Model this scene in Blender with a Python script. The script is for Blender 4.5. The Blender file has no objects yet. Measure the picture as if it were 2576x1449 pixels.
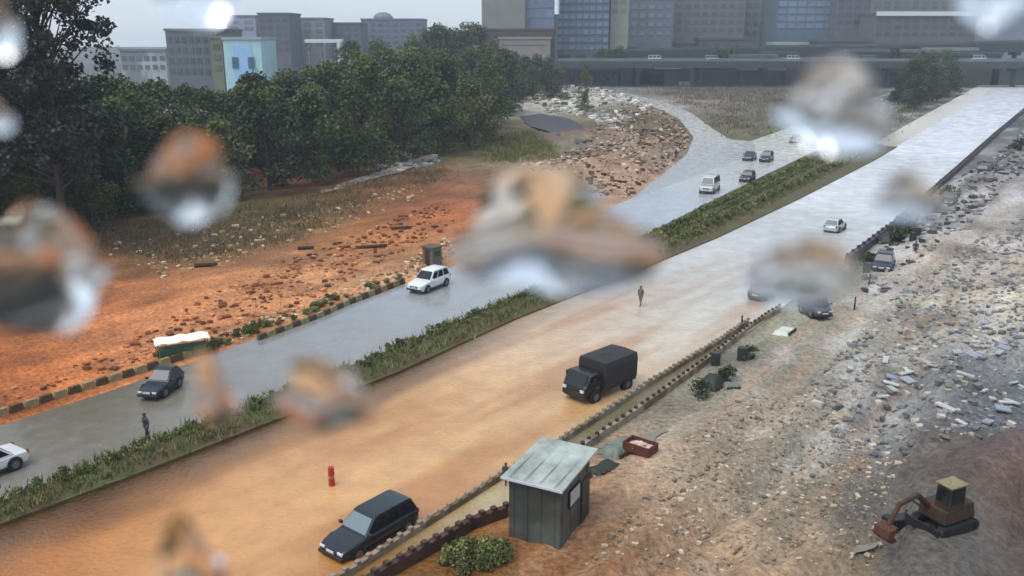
import bpy, bmesh, math, random
import numpy as np
from mathutils import Vector, Matrix, Euler
random.seed(7); rng = np.random.default_rng(7)
S = bpy.context.scene; COL = S.collection
R = math.radians

# ------------------------------------------------------------------ camera numbers (measured perspective of the place)
H = 21.0; PITCH = 15.9; FPX = 2231.0
cth, sth = math.cos(R(PITCH)), math.sin(R(PITCH))
def P(px, py, z=0.0):
    """ground point (height z) seen at photo position px, py"""
    u = (px-1288)/FPX; v = (724.5-py)/FPX
    d = (u, cth+v*sth, -sth+v*cth)
    t = (z-H)/d[2]
    return (d[0]*t, d[1]*t)
def ZD(px, py, Y):
    """x, z of the point at depth Y seen at px, py"""
    u = (px-1288)/FPX; v = (724.5-py)/FPX
    t = Y/(cth+v*sth)
    return u*t, H+(-sth+v*cth)*t

# ------------------------------------------------------------------ materials
def s2l(c):
    c = c/255.0
    return c/12.92 if c <= .04045 else ((c+.055)/1.055)**2.4
def C(r, g, b, k=1.0): return (s2l(r)*k, s2l(g)*k, s2l(b)*k, 1.0)
MATS = {}
def mat(name, col, rough=.7, metal=0., var=.18, scale=3.0, bump=.0, bscale=20., attr=False, col2=None, spec=.5, ior=None, coords='Object', objvar=0., rvar=0.):
    if name in MATS: return MATS[name]
    m = bpy.data.materials.new(name); m.use_nodes = True
    nt = m.node_tree; N = nt.nodes; L = nt.links
    b = N['Principled BSDF']
    b.inputs['Roughness'].default_value = rough; b.inputs['Metallic'].default_value = metal
    b.inputs['Specular IOR Level'].default_value = spec
    tc = N.new('ShaderNodeTexCoord')
    n = N.new('ShaderNodeTexNoise'); n.inputs['Scale'].default_value = scale; n.inputs['Detail'].default_value = 6
    n.inputs['Roughness'].default_value = .65
    L.new(tc.outputs[coords], n.inputs['Vector'])
    ramp = N.new('ShaderNodeMapRange'); ramp.inputs[1].default_value = .28; ramp.inputs[2].default_value = .72
    ramp.inputs[3].default_value = 1-var; ramp.inputs[4].default_value = 1+var
    L.new(n.outputs['Fac'], ramp.inputs[0])
    vm = N.new('ShaderNodeVectorMath'); vm.operation = 'SCALE'
    if attr:
        a = N.new('ShaderNodeVertexColor'); a.layer_name = 'col'; src = a.outputs['Color']
    else:
        rgb = N.new('ShaderNodeRGB'); rgb.outputs[0].default_value = col; src = rgb.outputs[0]
    if col2 is not None:
        n2 = N.new('ShaderNodeTexNoise'); n2.inputs['Scale'].default_value = scale*.31; n2.inputs['Detail'].default_value = 8
        L.new(tc.outputs[coords], n2.inputs['Vector'])
        mr = N.new('ShaderNodeMapRange'); mr.inputs[1].default_value = .45; mr.inputs[2].default_value = .6
        L.new(n2.outputs['Fac'], mr.inputs[0])
        mx = N.new('ShaderNodeMix'); mx.data_type = 'RGBA'
        L.new(mr.outputs[0], mx.inputs[0]); L.new(src, mx.inputs[6]); mx.inputs[7].default_value = col2
        src = mx.outputs[2]
    L.new(src, vm.inputs[0]); L.new(ramp.outputs[0], vm.inputs['Scale'])
    out = vm.outputs[0]
    if objvar:
        oi = N.new('ShaderNodeObjectInfo'); mr = N.new('ShaderNodeMapRange')
        mr.inputs[3].default_value = 1-objvar; mr.inputs[4].default_value = 1+objvar
        L.new(oi.outputs['Random'], mr.inputs[0])
        v2 = N.new('ShaderNodeVectorMath'); v2.operation = 'SCALE'
        L.new(out, v2.inputs[0]); L.new(mr.outputs[0], v2.inputs['Scale']); out = v2.outputs[0]
    L.new(out, b.inputs['Base Color'])
    if rvar:
        n3 = N.new('ShaderNodeTexNoise'); n3.inputs['Scale'].default_value = scale*.5; n3.inputs['Detail'].default_value = 4
        L.new(tc.outputs[coords], n3.inputs['Vector'])
        mr = N.new('ShaderNodeMapRange'); mr.inputs[1].default_value = .35; mr.inputs[2].default_value = .65
        mr.inputs[3].default_value = max(.03, rough-rvar); mr.inputs[4].default_value = rough+rvar
        L.new(n3.outputs['Fac'], mr.inputs[0]); L.new(mr.outputs[0], b.inputs['Roughness'])
    if bump:
        n4 = N.new('ShaderNodeTexNoise'); n4.inputs['Scale'].default_value = bscale; n4.inputs['Detail'].default_value = 5
        L.new(tc.outputs[coords], n4.inputs['Vector'])
        bp = N.new('ShaderNodeBump'); bp.inputs['Strength'].default_value = 1.0; bp.inputs['Distance'].default_value = bump
        L.new(n4.outputs['Fac'], bp.inputs['Height']); L.new(bp.outputs[0], b.inputs['Normal'])
    MATS[name] = m
    return m

# ------------------------------------------------------------------ mesh helpers
class MB:
    def __init__(s): s.v = []; s.f = []; s.c = []
    def add(s, vs, fs, c=None):
        o = len(s.v); s.v += [tuple(v) for v in vs]; s.f += [tuple(i+o for i in f) for f in fs]
        if c is not None: s.c += [c]*len(vs)
    def box(s, c, d, rz=0, c_=None, top=1.0, ry=0):
        x, y, z = d[0]/2, d[1]/2, d[2]/2
        vs = [(-x,-y,-z),(x,-y,-z),(x,y,-z),(-x,y,-z),(-x*top,-y*top,z),(x*top,-y*top,z),(x*top,y*top,z),(-x*top,y*top,z)]
        M = Matrix.Translation(c) @ Euler((0, ry, rz)).to_matrix().to_4x4()
        s.add([M @ Vector(v) for v in vs], [(3,2,1,0),(4,5,6,7),(0,1,5,4),(1,2,6,5),(2,3,7,6),(3,0,4,7)], c_)
        return s
    def tube(s, a, b, r, n=8, r2=None, c_=None):
        a = Vector(a); b = Vector(b); r2 = r if r2 is None else r2
        z = (b-a).normalized(); x = z.orthogonal().normalized(); y = z.cross(x)
        vs = []
        for p, q in ((a, r), (b, r2)):
            for i in range(n):
                t = 2*math.pi*i/n; vs.append(p+x*(q*math.cos(t))+y*(q*math.sin(t)))
        fs = [(i, (i+1)%n, n+(i+1)%n, n+i) for i in range(n)]+[tuple(range(n-1,-1,-1)), tuple(range(n, 2*n))]
        s.add(vs, fs, c_); return s
    def prism(s, pts, y0, y1, tilt=0):
        """side outline pts (x,z) from y0 to y1"""
        n = len(pts)
        s.add([(x, y0, z) for x, z in pts]+[(x, y1, z) for x, z in pts],
              [tuple(range(n)), tuple(range(2*n-1, n-1, -1))]+[(i, n+i, n+(i+1)%n, (i+1)%n) for i in range(n)])
        return s
    def loft(s, rings):
        n = len(rings[0]); o = []
        for r in rings: o += r
        fs = []
        for k in range(len(rings)-1):
            for i in range(n): fs.append((k*n+i, k*n+(i+1)%n, (k+1)*n+(i+1)%n, (k+1)*n+i))
        fs += [tuple(range(n-1,-1,-1)), tuple((len(rings)-1)*n+i for i in range(n))]
        s.add(o, fs); return s
    def mesh(s, name, m, smooth=False):
        me = bpy.data.meshes.new(name); me.from_pydata(s.v, [], s.f)
        if s.c:
            a = me.color_attributes.new('col', 'FLOAT_COLOR', 'POINT')
            a.data.foreach_set('color', np.array(s.c, dtype=np.float32).ravel())
        for q in (m if isinstance(m, (list, tuple)) else [m]): me.materials.append(q)
        bm = bmesh.new(); bm.from_mesh(me); bmesh.ops.recalc_face_normals(bm, faces=bm.faces); bm.to_mesh(me); bm.free()
        if smooth: me.polygons.foreach_set('use_smooth', [True]*len(me.polygons))
        return me
    def build(s, name, m, parent=None, smooth=False, bevel=0):
        o = bpy.data.objects.new(name, s.mesh(name, m, smooth)); COL.objects.link(o); o.parent = parent
        if bevel:
            b = o.modifiers.new('bevel', 'BEVEL'); b.width = bevel; b.segments = 2; b.limit_method = 'ANGLE'
        return o
def tag(o, label=None, cat=None, group=None, kind=None):
    if label: o['label'] = label
    if cat: o['category'] = cat
    if group: o['group'] = group
    if kind: o['kind'] = kind
    return o
def empty(name, loc, rz=0, **k):
    o = bpy.data.objects.new(name, None); COL.objects.link(o); o.location = loc; o.rotation_euler = (0, 0, rz); o.empty_display_size = .3
    return tag(o, **k)
def copy_tree(o, parent=None):
    c = o.copy(); COL.objects.link(c); c.parent = parent
    for ch in list(o.children): copy_tree(ch, c)
    return c
def meshobj(name, me, parent=None):
    o = bpy.data.objects.new(name, me); COL.objects.link(o); o.parent = parent; return o

# ------------------------------------------------------------------ road edges on the ground
def ext(pl, a=40, b=900):
    g = [Vector(P(*q)) for q in pl]
    d0 = (g[0]-g[1]).normalized(); d1 = (g[-1]-g[-2]).normalized()
    return [g[0]+d0*a]+g+[g[-1]+d1*b]
def resample(g, n, p=1.0):
    L = [0]
    for i in range(len(g)-1): L.append(L[-1]+(g[i+1]-g[i]).length)
    out = []; T = L[-1]
    for k in range(n):
        t = T*(k/(n-1))**p; j = 0
        while j < len(L)-2 and L[j+1] < t: j += 1
        q = (t-L[j])/(L[j+1]-L[j]); out.append(g[j].lerp(g[j+1], min(1, max(0, q))))
    return out
NR = [(880,1449),(1150,1290),(1430,1130),(1700,955),(1960,780),(2110,670),(2250,560),(2400,430),(2576,270)]
ML = [(0,1325),(350,1195),(690,1062),(1000,940),(1300,803),(1560,700),(1800,600),(2010,500),(2200,402),(2380,295),(2576,170)]
MU = [(0,1270),(400,1112),(690,998),(920,912),(1300,748),(1620,597),(1850,480),(2070,374),(2230,290),(2400,215),(2576,140)]
FL = [(0,1070),(320,970),(500,905),(700,830),(900,760),(1020,715),(1180,655),(1400,580),(1590,500),(1700,435),(1830,375),(1960,330),(2200,245),(2576,128)]
gNR, gML, gMU, gFL = ext(NR), ext(ML), ext(MU, 40, 700), ext(FL, 40, 500)

SL = [(1590,500),(1665,440),(1728,388),(1745,345),(1708,298),(1640,264),(1540,240)]
SR = [(1905,385),(1895,356),(1835,350),(1790,322),(1742,286),(1684,260),(1580,234)]
# numpy value noise
def vnoise(x, y, seed=0):
    xi = np.floor(x).astype(np.int64); yi = np.floor(y).astype(np.int64); xf = x-xi; yf = y-yi
    def h(a, b):
        n = (a*374761393+b*668265263+seed*974711) & 0x7fffffff
        n = ((n ^ (n >> 13))*1274126177) & 0x7fffffff
        return ((n ^ (n >> 16)) & 0xffff)/65535.0
    u = xf*xf*(3-2*xf); v = yf*yf*(3-2*yf)
    return (h(xi,yi)*(1-u)+h(xi+1,yi)*u)*(1-v)+(h(xi,yi+1)*(1-u)+h(xi+1,yi+1)*u)*v
def fbm(x, y, sc, oc=4, seed=0):
    r = 0; a = .5; t = 0
    for k in range(oc):
        r = r+a*vnoise(x*sc*2**k+seed*7.3, y*sc*2**k-seed*3.1, seed+k); t += a; a *= .5
    return r/t
def poly_dist(x, y, g):
    best = np.full(x.shape, 1e9)
    for i in range(len(g)-1):
        ax, ay = g[i]; bx, by = g[i+1]; dx, dy = bx-ax, by-ay; l = dx*dx+dy*dy
        t = np.clip(((x-ax)*dx+(y-ay)*dy)/l, 0, 1)
        best = np.minimum(best, np.hypot(x-ax-t*dx, y-ay-t*dy))
    return best
def inside(x, y, poly):
    r = np.zeros(x.shape, bool); n = len(poly); j = n-1
    for i in range(n):
        xi, yi = poly[i]; xj, yj = poly[j]
        c = ((yi > y) != (yj > y)) & (x < (xj-xi)*(y-yi)/((yj-yi) if abs(yj-yi) > 1e-9 else 1e-9)+xi)
        r ^= c; j = i
    return r
def splat(x, y, pts, sig=.07):
    D = np.zeros(x.shape); A = np.zeros(x.shape+(3,))
    for px, py, (r, g, b), k in pts:
        gx, gy = P(px, py); s = sig*math.hypot(gx, gy)+.5
        w = np.exp(-np.minimum(((x-gx)**2+(y-gy)**2)/(2*s*s), 60))+1e-9/(1+((x-gx)**2+(y-gy)**2)/(s*s))
        c = C(r, g, b, k); D += w
        for q in range(3): A[..., q] += w*c[q]
    return A/D[..., None]

# ------------------------------------------------------------------ terrain: one sheet to the horizon
SOIL = [ # left bank of red mud, olive scrub strip, rubble, field, building site on the right
 (60,960,(176,92,30),.8),(200,880,(180,100,45),.8),(380,780,(176,98,48),.8),(560,760,(190,118,66),.85),(700,730,(200,140,92),.85),(480,830,(205,150,105),.85),
 (300,920,(190,120,70),.85),(820,650,(180,115,60),.8),(960,620,(172,112,58),.8),(900,700,(196,150,108),.85),(1100,560,(186,104,52),.8),(1080,500,(165,92,48),.75),
 (420,650,(100,78,46),.8),(560,620,(96,82,48),.8),(700,570,(92,80,46),.8),(850,520,(90,84,42),.8),(950,470,(110,66,38),.8),(1180,470,(120,76,44),.8),
 (1120,640,(180,130,90),.85),(60,700,(150,85,40),.8),(250,640,(110,80,48),.7),
 (1300,400,(100,95,45),.7),(1350,380,(96,92,46),.7),(1260,360,(84,70,44),.7),(1400,440,(130,110,85),.8),(1500,480,(185,150,120),.8),(1620,430,(170,136,108),.8),(1690,380,(98,76,60),.7),(1660,330,(110,84,66),.7),(1560,470,(196,160,132),.85),
 (1540,380,(180,165,145),.85),(1650,350,(150,120,100),.8),(1450,270,(160,152,135),.9),(1560,260,(200,195,182),.9),(1400,220,(130,132,120),.9),(1500,215,(120,124,118),.9),
 (1800,240,(112,94,84),.8),(1700,200,(100,88,80),.8),(1785,296,(108,94,68),.75),(1830,330,(100,98,58),.75),(1740,262,(112,94,80),.8),(1870,338,(98,100,58),.75),(1850,285,(104,92,70),.8),(2000,270,(92,86,64),.75),(2100,300,(100,96,76),.75),(2060,200,(84,84,76),.75),(2200,180,(84,86,78),.75),(1600,205,(96,94,88),.8),(1760,300,(108,98,70),.8),(1950,230,(100,92,72),.75),(1700,225,(96,88,84),.8),(1830,310,(100,94,60),.7),(1900,330,(104,104,60),.7),(2100,220,(96,92,80),.8),
 (2350,240,(90,92,72),.7),(2250,330,(150,150,140),.8),(2450,150,(84,86,76),.7),(2400,205,(92,92,70),.7),(2280,285,(96,94,72),.7),(2480,165,(80,82,74),.7),(2520,145,(78,78,76),.7),
 (1000,1449,(130,90,35),.7),(1250,1420,(120,80,40),.7),(1400,1430,(170,98,35),.8),(1560,1400,(150,105,65),.8),(1700,1350,(172,146,116),.85),(1900,1400,(170,145,115),.85),
 (1750,1230,(150,145,128),.85),(1650,1150,(185,152,122),.85),(1560,1230,(160,115,75),.8),(1500,1330,(140,90,50),.8),(1900,1200,(140,140,126),.82),(2000,1300,(150,138,115),.85),
 (1800,1080,(180,160,135),.85),(1700,1050,(120,118,100),.8),(1850,950,(125,122,105),.8),(1950,900,(110,108,95),.8),(2050,860,(150,140,110),.85),(2000,1000,(190,175,150),.88),
 (2150,1000,(150,144,132),.85),(2100,1150,(130,132,122),.85),(2250,1100,(118,122,124),.85),(2400,950,(120,122,126),.85),(2500,1050,(95,102,112),.8),(2560,1100,(70,82,100),.7),
 (2200,1250,(128,118,98),.8),(2100,1400,(128,104,80),.75),(1800,1430,(150,116,84),.78),(2500,1270,(112,58,36),.75),(2560,1240,(110,66,52),.75),(2400,1180,(100,96,80),.8),(2450,1380,(112,108,104),.8),(2570,1430,(70,56,36),.7),
 (2250,900,(176,172,158),.85),(2400,820,(200,188,165),.88),(2200,780,(160,155,140),.85),(2350,700,(186,178,160),.88),(2500,600,(190,184,172),.88),(2570,700,(170,150,135),.85),
 (2150,700,(110,110,98),.8),(2300,560,(120,120,118),.8),(2450,450,(112,108,110),.8),(2560,330,(80,78,84),.75),(2576,500,(180,172,165),.85),(1300,1300,(150,110,60),.8),
 (400,100,(90,90,70),.6),(1900,100,(80,82,80),.7),(1600,160,(78,80,80),.7),(2000,165,(76,78,76),.7),(2300,150,(84,84,82),.7),(1400,165,(84,88,84),.7),(2250,190,(90,88,78),.7),(-400,900,(150,90,45),.8),(-300,500,(90,80,50),.7),(3000,1000,(130,125,118),.8),(3000,300,(120,118,112),.8),(1288,2600,(130,110,80),.8),(600,2400,(190,140,90),.8)]
N_ = 440
def axis(c, a, ext_, n):
    b = math.asinh(ext_/a); t = np.linspace(-1, 1, n); return c+a*np.sinh(b*t)
ax_, ay_ = axis(5, 36, 1700, N_), axis(45, 36, 1700, N_)
X, Y = np.meshgrid(ax_, ay_)
road_near = [tuple(p) for p in gNR]+[tuple(p) for p in reversed(gML)]
road_far = [tuple(p) for p in gMU]+[tuple(p) for p in reversed(gFL)]
hull = [tuple(p) for p in gNR]+[tuple(p) for p in reversed(gFL)]
ins = inside(X, Y, hull)
dr = np.minimum(poly_dist(X, Y, gNR), poly_dist(X, Y, gFL)); dr[ins] = 0
slip = [P(*q) for q in SL]+[P(*q) for q in reversed(SR)]
si = inside(X, Y, slip); ds = np.minimum(poly_dist(X, Y, [P(*q) for q in SL]), poly_dist(X, Y, [P(*q) for q in SR])); ds[si] = 0; dr = np.minimum(dr, ds)
ramp = np.clip((dr-.6)/4, 0, 1)*np.clip((np.hypot(X, Y)-8)/15, 0, 1)
far = np.clip(1-np.hypot(X, Y)/420, 0, 1)
Z = -.12+ramp*(fbm(X, Y, .12, 5, 3)*1.0-.28+.35*fbm(X, Y, .7, 3, 9))*far
lb = (X < Y*.13-9) & ~ins
Z = Z+np.where(lb, np.clip(dr/40, 0, 1)*1.1, 0)*far
ra = math.radians(50); Uz = X*math.cos(ra)+Y*math.sin(ra); Vz = -X*math.sin(ra)+Y*math.cos(ra)
site = np.clip((dr-2)/6, 0, 1)*far*(X > 0)*(Y > 20)
Z = Z+site*((fbm(Uz*.25, Vz*1.2, .55, 3, 81)-.5)*1.9+(fbm(X, Y, 1.1, 3, 83)-.5)*.8)+np.clip((dr-6)/45, 0, 1)*(X > 0)*(Y > 10)*(Y < 160)*(X > Y*.5)*3.2
for hx, hy, hr, hh_ in ((1560,440,9,2.2),(1640,400,8,2.4),(1480,455,8,1.6),(1540,350,10,2.0),(1640,320,12,2.6),(1560,285,14,2.6),(1450,250,16,2.0),(1400,430,7,1.0),(2330,620,7,1.0),(2480,480,12,1.6),(2300,1020,4,.5),(2450,950,6,.8),(2520,1180,5,.8)):
    gx, gy = P(hx, hy); Z = Z+np.clip((dr-.5)/3, 0, 1)*hh_*np.exp(-((X-gx)**2+(Y-gy)**2)/(2*(hr*.55)**2))*(.6+.8*fbm(X, Y, .35, 3, 40))
Zt = Z
def ground_z(x, y):
    i = int(np.searchsorted(ay_, y)); j = int(np.searchsorted(ax_, x))
    i = min(max(i, 1), N_-1); j = min(max(j, 1), N_-1)
    fy = (y-ay_[i-1])/(ay_[i]-ay_[i-1]); fx = (x-ax_[j-1])/(ax_[j]-ax_[j-1])
    return float((Zt[i-1,j-1]*(1-fx)+Zt[i-1,j]*fx)*(1-fy)+(Zt[i,j-1]*(1-fx)+Zt[i,j]*fx)*fy)
colr = splat(X, Y, SOIL)
n1 = fbm(X, Y, .25, 5, 21)[..., None]; n2 = fbm(X, Y, .9, 3, 31)[..., None]
ra = math.radians(50); U_ = X*math.cos(ra)+Y*math.sin(ra); V_ = -X*math.sin(ra)+Y*math.cos(ra)
n3 = fbm(U_*.22, V_*1.3, .6, 4, 51)[..., None]; n4 = fbm(X, Y, 2.2, 2, 61)[..., None]
colr = colr*(.55+.9*n1)*(.75+.5*n2)*(.6+.8*n3)*(.75+.5*n4)
pale = np.clip((fbm(U_*.3, V_, .35, 4, 71)-.56)*7, 0, 1)[..., None]*((X > Y*.42-6) & (Y > 30))[..., None]*.5
colr = colr*(1-pale)+np.array([.48, .47, .44])*pale
dk = np.clip((fbm(U_*.45, V_, .28, 5, 171)-.53)*6, 0, 1)[..., None]*((X > Y*.45-2) & (Y > 25) & (Y < 220))[..., None]*.75
colr = colr*(1-dk)+np.array([.085, .08, .07])*dk
tk = np.zeros(X.shape); 
for off in (0, 1.7, 3.4, 4.6, 6.3):
    g = [Vector(P(*q)) for q in [(1330,1460),(1500,1330),(1640,1210),(1800,1060),(1900,960),(2040,840),(2180,740),(2330,640),(2500,520)]]
    g = [p+Vector((.64, -.77))*off*(1 if off < 4 else 1.3) for p in g]
    dd = poly_dist(X+(fbm(X, Y, .2, 2, 7)-.5)*1.6, Y, [tuple(p) for p in g]); q = np.exp(-(dd/.42)**2); tk = np.maximum(tk, q*(.5+.7*fbm(X, Y, .5, 2, 17)))
colr = colr*(1-.5*tk[..., None])+np.array(C(186,152,122,.8)[:3])*.5*tk[..., None]
Z = Z-.13*tk; Zt = Z
me = bpy.data.meshes.new('ground')
vs = np.stack([X.ravel(), Y.ravel(), Z.ravel()], 1)
idx = np.arange(N_*N_).reshape(N_, N_)
fs = np.stack([idx[:-1,:-1].ravel(), idx[:-1,1:].ravel(), idx[1:,1:].ravel(), idx[1:,:-1].ravel()], 1)
me.from_pydata(vs.tolist(), [], fs.tolist())
a = me.color_attributes.new('col', 'FLOAT_COLOR', 'POINT')
a.data.foreach_set('color', np.concatenate([colr.reshape(-1, 3), np.ones((N_*N_, 1))], 1).astype(np.float32).ravel())
me.polygons.foreach_set('use_smooth', [True]*len(me.polygons))
me.materials.append(mat('wet_soil', None, .74, var=.55, scale=3.2, bump=.2, bscale=4, attr=True, spec=.3, rvar=.2))
tag(meshobj('ground', me), kind='structure')

# ------------------------------------------------------------------ roads and flood water
def ribbon(name, ga, gb, z, cols, m, nl=150, nw=14, p=1.6, edge=0., skirt=.25, kind='structure', nv=.25):
    A = resample(ga, nl, p); B = resample(gb, nl, p); M = MB()
    pts = np.zeros((nl, nw, 2))
    for i in range(nl):
        for j in range(nw):
            q = A[i].lerp(B[i], j/(nw-1)); pts[i, j] = q
    if edge:
        n = fbm(pts[..., 0], pts[..., 1], .6, 3, 5)-.5
        pts[:, 0] -= 0; 
        for j in (0, nw-1):
            d = (pts[:, 1 if j == 0 else nw-2]-pts[:, j]); d /= np.linalg.norm(d, axis=1)[:, None]+1e-9
            pts[:, j] += d*(n[:, j]*edge)[:, None]
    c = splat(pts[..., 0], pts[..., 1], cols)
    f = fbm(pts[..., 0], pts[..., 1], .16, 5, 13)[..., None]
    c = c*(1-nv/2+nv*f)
    if name == 'flood_water':
        ra_ = math.radians(52); uu = pts[..., 0]*math.cos(ra_)+pts[..., 1]*math.sin(ra_); vv = -pts[..., 0]*math.sin(ra_)+pts[..., 1]*math.cos(ra_)
        st_ = fbm(uu*.12, vv*.9, .5, 4, 91)[..., None]; k2 = np.clip((st_-.47)*5, 0, 1)*np.clip((90-pts[..., 1])/30, 0, 1)[..., None]*.65
        c = c*(1-k2)+np.array(C(176,116,58,.8)[:3])*k2
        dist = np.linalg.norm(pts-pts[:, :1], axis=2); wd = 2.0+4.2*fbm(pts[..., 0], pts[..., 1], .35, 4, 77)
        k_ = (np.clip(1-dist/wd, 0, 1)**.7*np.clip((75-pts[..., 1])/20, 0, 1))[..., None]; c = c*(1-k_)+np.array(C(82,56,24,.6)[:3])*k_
    me = bpy.data.meshes.new(name)
    v = np.concatenate([pts, np.full((nl, nw, 1), z)], 2).reshape(-1, 3)
    low = np.concatenate([pts[:, [0, -1]], np.full((nl, 2, 1), z-skirt)], 2).reshape(-1, 3)
    ix = np.arange(nl*nw).reshape(nl, nw)
    F = np.stack([ix[:-1,:-1].ravel(), ix[:-1,1:].ravel(), ix[1:,1:].ravel(), ix[1:,:-1].ravel()], 1).tolist()
    o = nl*nw
    for i in range(nl-1):
        F.append((int(ix[i,0]), int(ix[i+1,0]), o+2*i+2, o+2*i)); F.append((int(ix[i+1,-1]), int(ix[i,-1]), o+2*i+1, o+2*i+3))
    me.from_pydata(v.tolist()+low.tolist(), [], F)
    cc = np.concatenate([c.reshape(-1, 3), c[:, [0, -1]].reshape(-1, 3)])
    a = me.color_attributes.new('col', 'FLOAT_COLOR', 'POINT')
    a.data.foreach_set('color', np.concatenate([cc, np.ones((len(cc), 1))], 1).astype(np.float32).ravel())
    me.materials.append(m)
    # faces up
    if me.polygons[0].normal.z < 0: me.flip_normals()
    return tag(meshobj(name, me), kind=kind)
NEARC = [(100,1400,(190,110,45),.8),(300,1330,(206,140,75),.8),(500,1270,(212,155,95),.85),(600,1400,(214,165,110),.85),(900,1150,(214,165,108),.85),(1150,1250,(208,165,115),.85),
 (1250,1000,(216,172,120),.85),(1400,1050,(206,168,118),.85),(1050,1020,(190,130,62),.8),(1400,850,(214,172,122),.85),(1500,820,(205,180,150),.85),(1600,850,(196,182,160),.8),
 (1700,800,(205,198,182),.8),(1800,820,(208,202,184),.8),(1850,700,(205,202,192),.8),(2000,620,(205,205,200),.8),(2200,450,(222,222,222),.9),(2400,330,(235,235,238),.95),(2560,220,(235,235,238),.95),  # last points whitened: sky glare on the wet road put into the colour
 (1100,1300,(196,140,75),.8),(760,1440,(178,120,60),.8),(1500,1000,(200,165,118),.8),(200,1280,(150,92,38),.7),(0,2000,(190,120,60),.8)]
FARC = [(60,1150,(150,146,138),.7),(250,1100,(146,144,136),.7),(100,1085,(120,108,72),.6),(300,1000,(118,108,72),.6),(450,1000,(140,134,122),.6),(700,900,(158,158,160),.75),(900,800,(146,148,152),.75),
 (1100,780,(158,160,160),.75),(1300,680,(160,158,152),.75),(1500,600,(160,158,152),.75),(1700,530,(172,176,180),.8),(1850,430,(190,190,184),.8),(1950,370,(205,202,186),.85),(2300,240,(180,178,170),.7),
 (400,1100,(150,134,116),.65),(1000,860,(150,145,132),.65),(600,860,(140,128,100),.6)]
m_flood = mat('muddy_flood_water', None, .16, var=.16, scale=.6, bump=.06, bscale=4.2, attr=True, spec=.5, coords='Object', rvar=.07)
m_asph = mat('wet_asphalt', None, .2, var=.12, scale=1.2, bump=.006, bscale=5, attr=True, spec=.5, rvar=.1)
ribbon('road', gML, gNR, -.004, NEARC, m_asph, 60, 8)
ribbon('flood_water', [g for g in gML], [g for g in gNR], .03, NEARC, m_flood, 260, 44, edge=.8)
ribbon('far_road', gFL, gMU, 0.0, FARC, m_asph, 180, 16)
ribbon('slip_road', [Vector(P(*q)) for q in SL], [Vector(P(*q)) for q in SR], .006, [(1650,480,(170,172,170),.75),(1750,350,(205,200,190),.8),(1700,290,(205,200,190),.8),(1850,380,(176,178,172),.75)], m_asph, 60, 8, p=1.0)
# dark ponded surface beside the rubble
def sheet(name, pl, z, m, n=40, amp=.5):
    g = [Vector(P(*q)) for q in pl]; g = resample(g+[g[0]], n)[:-1]
    c = sum(g, Vector((0, 0)))/len(g); M = MB()
    vs = [(c.x, c.y, z)]+[(p.x+random.uniform(-amp, amp), p.y+random.uniform(-amp, amp), z) for p in g]
    k = len(g); M.add(vs, [(0, 1+i, 1+(i+1) % k) for i in range(k)])
    o = M.build(name, m)
    if o.data.polygons[0].normal.z < 0: o.data.flip_normals()
    return tag(o, kind='structure')
sheet('muddy_pool', [(1310,300),(1360,292),(1430,305),(1475,330),(1482,360),(1450,372),(1400,345),(1330,325)], .75, mat('dark_pool', C(62,54,52,.9), .35, var=.3, scale=.4), amp=.4)
for k, pl in enumerate([[(1500,1130),(1600,1110),(1680,1085),(1640,1120),(1560,1150)], [(2080,1340),(2200,1320),(2210,1400),(2120,1420)]]):
    g = P(*pl[0]); sheet('puddle', pl, ground_z(*P(pl[2][0], pl[2][1]))+.12, mat('puddle_water', C(150,140,120,.6), .12, var=.1, scale=1, bump=.01, bscale=3), n=22, amp=.15)

# ------------------------------------------------------------------ foliage
def leaf_mesh(name, m, clumps, n, size, seed, flat=.0, cols=None, up=0):
    r = np.random.default_rng(seed)
    cl = np.array(clumps)
    k = r.integers(0, len(cl), n)
    d = r.normal(size=(n, 3)); d /= np.linalg.norm(d, axis=1)[:, None]
    rad = cl[k, 3]*(r.random(n)**.35)
    c = cl[k, :3]+d*rad[:, None]*np.array([1, 1, .8])
    a = r.normal(size=(n, 3)); a /= np.linalg.norm(a, axis=1)[:, None]
    b = np.cross(a, r.normal(size=(n, 3))); b /= np.linalg.norm(b, axis=1)[:, None]
    s = size*r.uniform(.5, 1.3, n)[:, None]
    V = np.stack([c-a*s*.5, c+b*s*.32, c+a*s*.5, c-b*s*.32], 1).reshape(-1, 3)
    F = np.arange(4*n).reshape(-1, 4)
    me = bpy.data.meshes.new(name); me.from_pydata(V.tolist(), [], F.tolist())
    cols = cols or [(.03, .05, .02)]
    cc = np.array(cols)[r.integers(0, len(cols), len(cl))][k]*r.uniform(.7, 1.3, n)[:, None]
    cc = np.repeat(np.concatenate([cc, np.ones((n, 1))], 1), 4, 0)
    at = me.color_attributes.new('col', 'FLOAT_COLOR', 'POINT'); at.data.foreach_set('color', cc.astype(np.float32).ravel())
    me.materials.append(m); return me
m_leaf = mat('leaves', None, .6, var=.25, scale=.6, attr=True, spec=.25, objvar=.25)
m_bark = mat('bark', C(70,60,50,.7), .9, var=.3, scale=5)
GREEN = [(.034,.05,.018),(.052,.076,.02),(.08,.105,.022),(.026,.04,.02),(.058,.074,.026)]
YGREEN = [(.085,.105,.026),(.11,.125,.03),(.06,.08,.025),(.13,.14,.04)]
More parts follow.
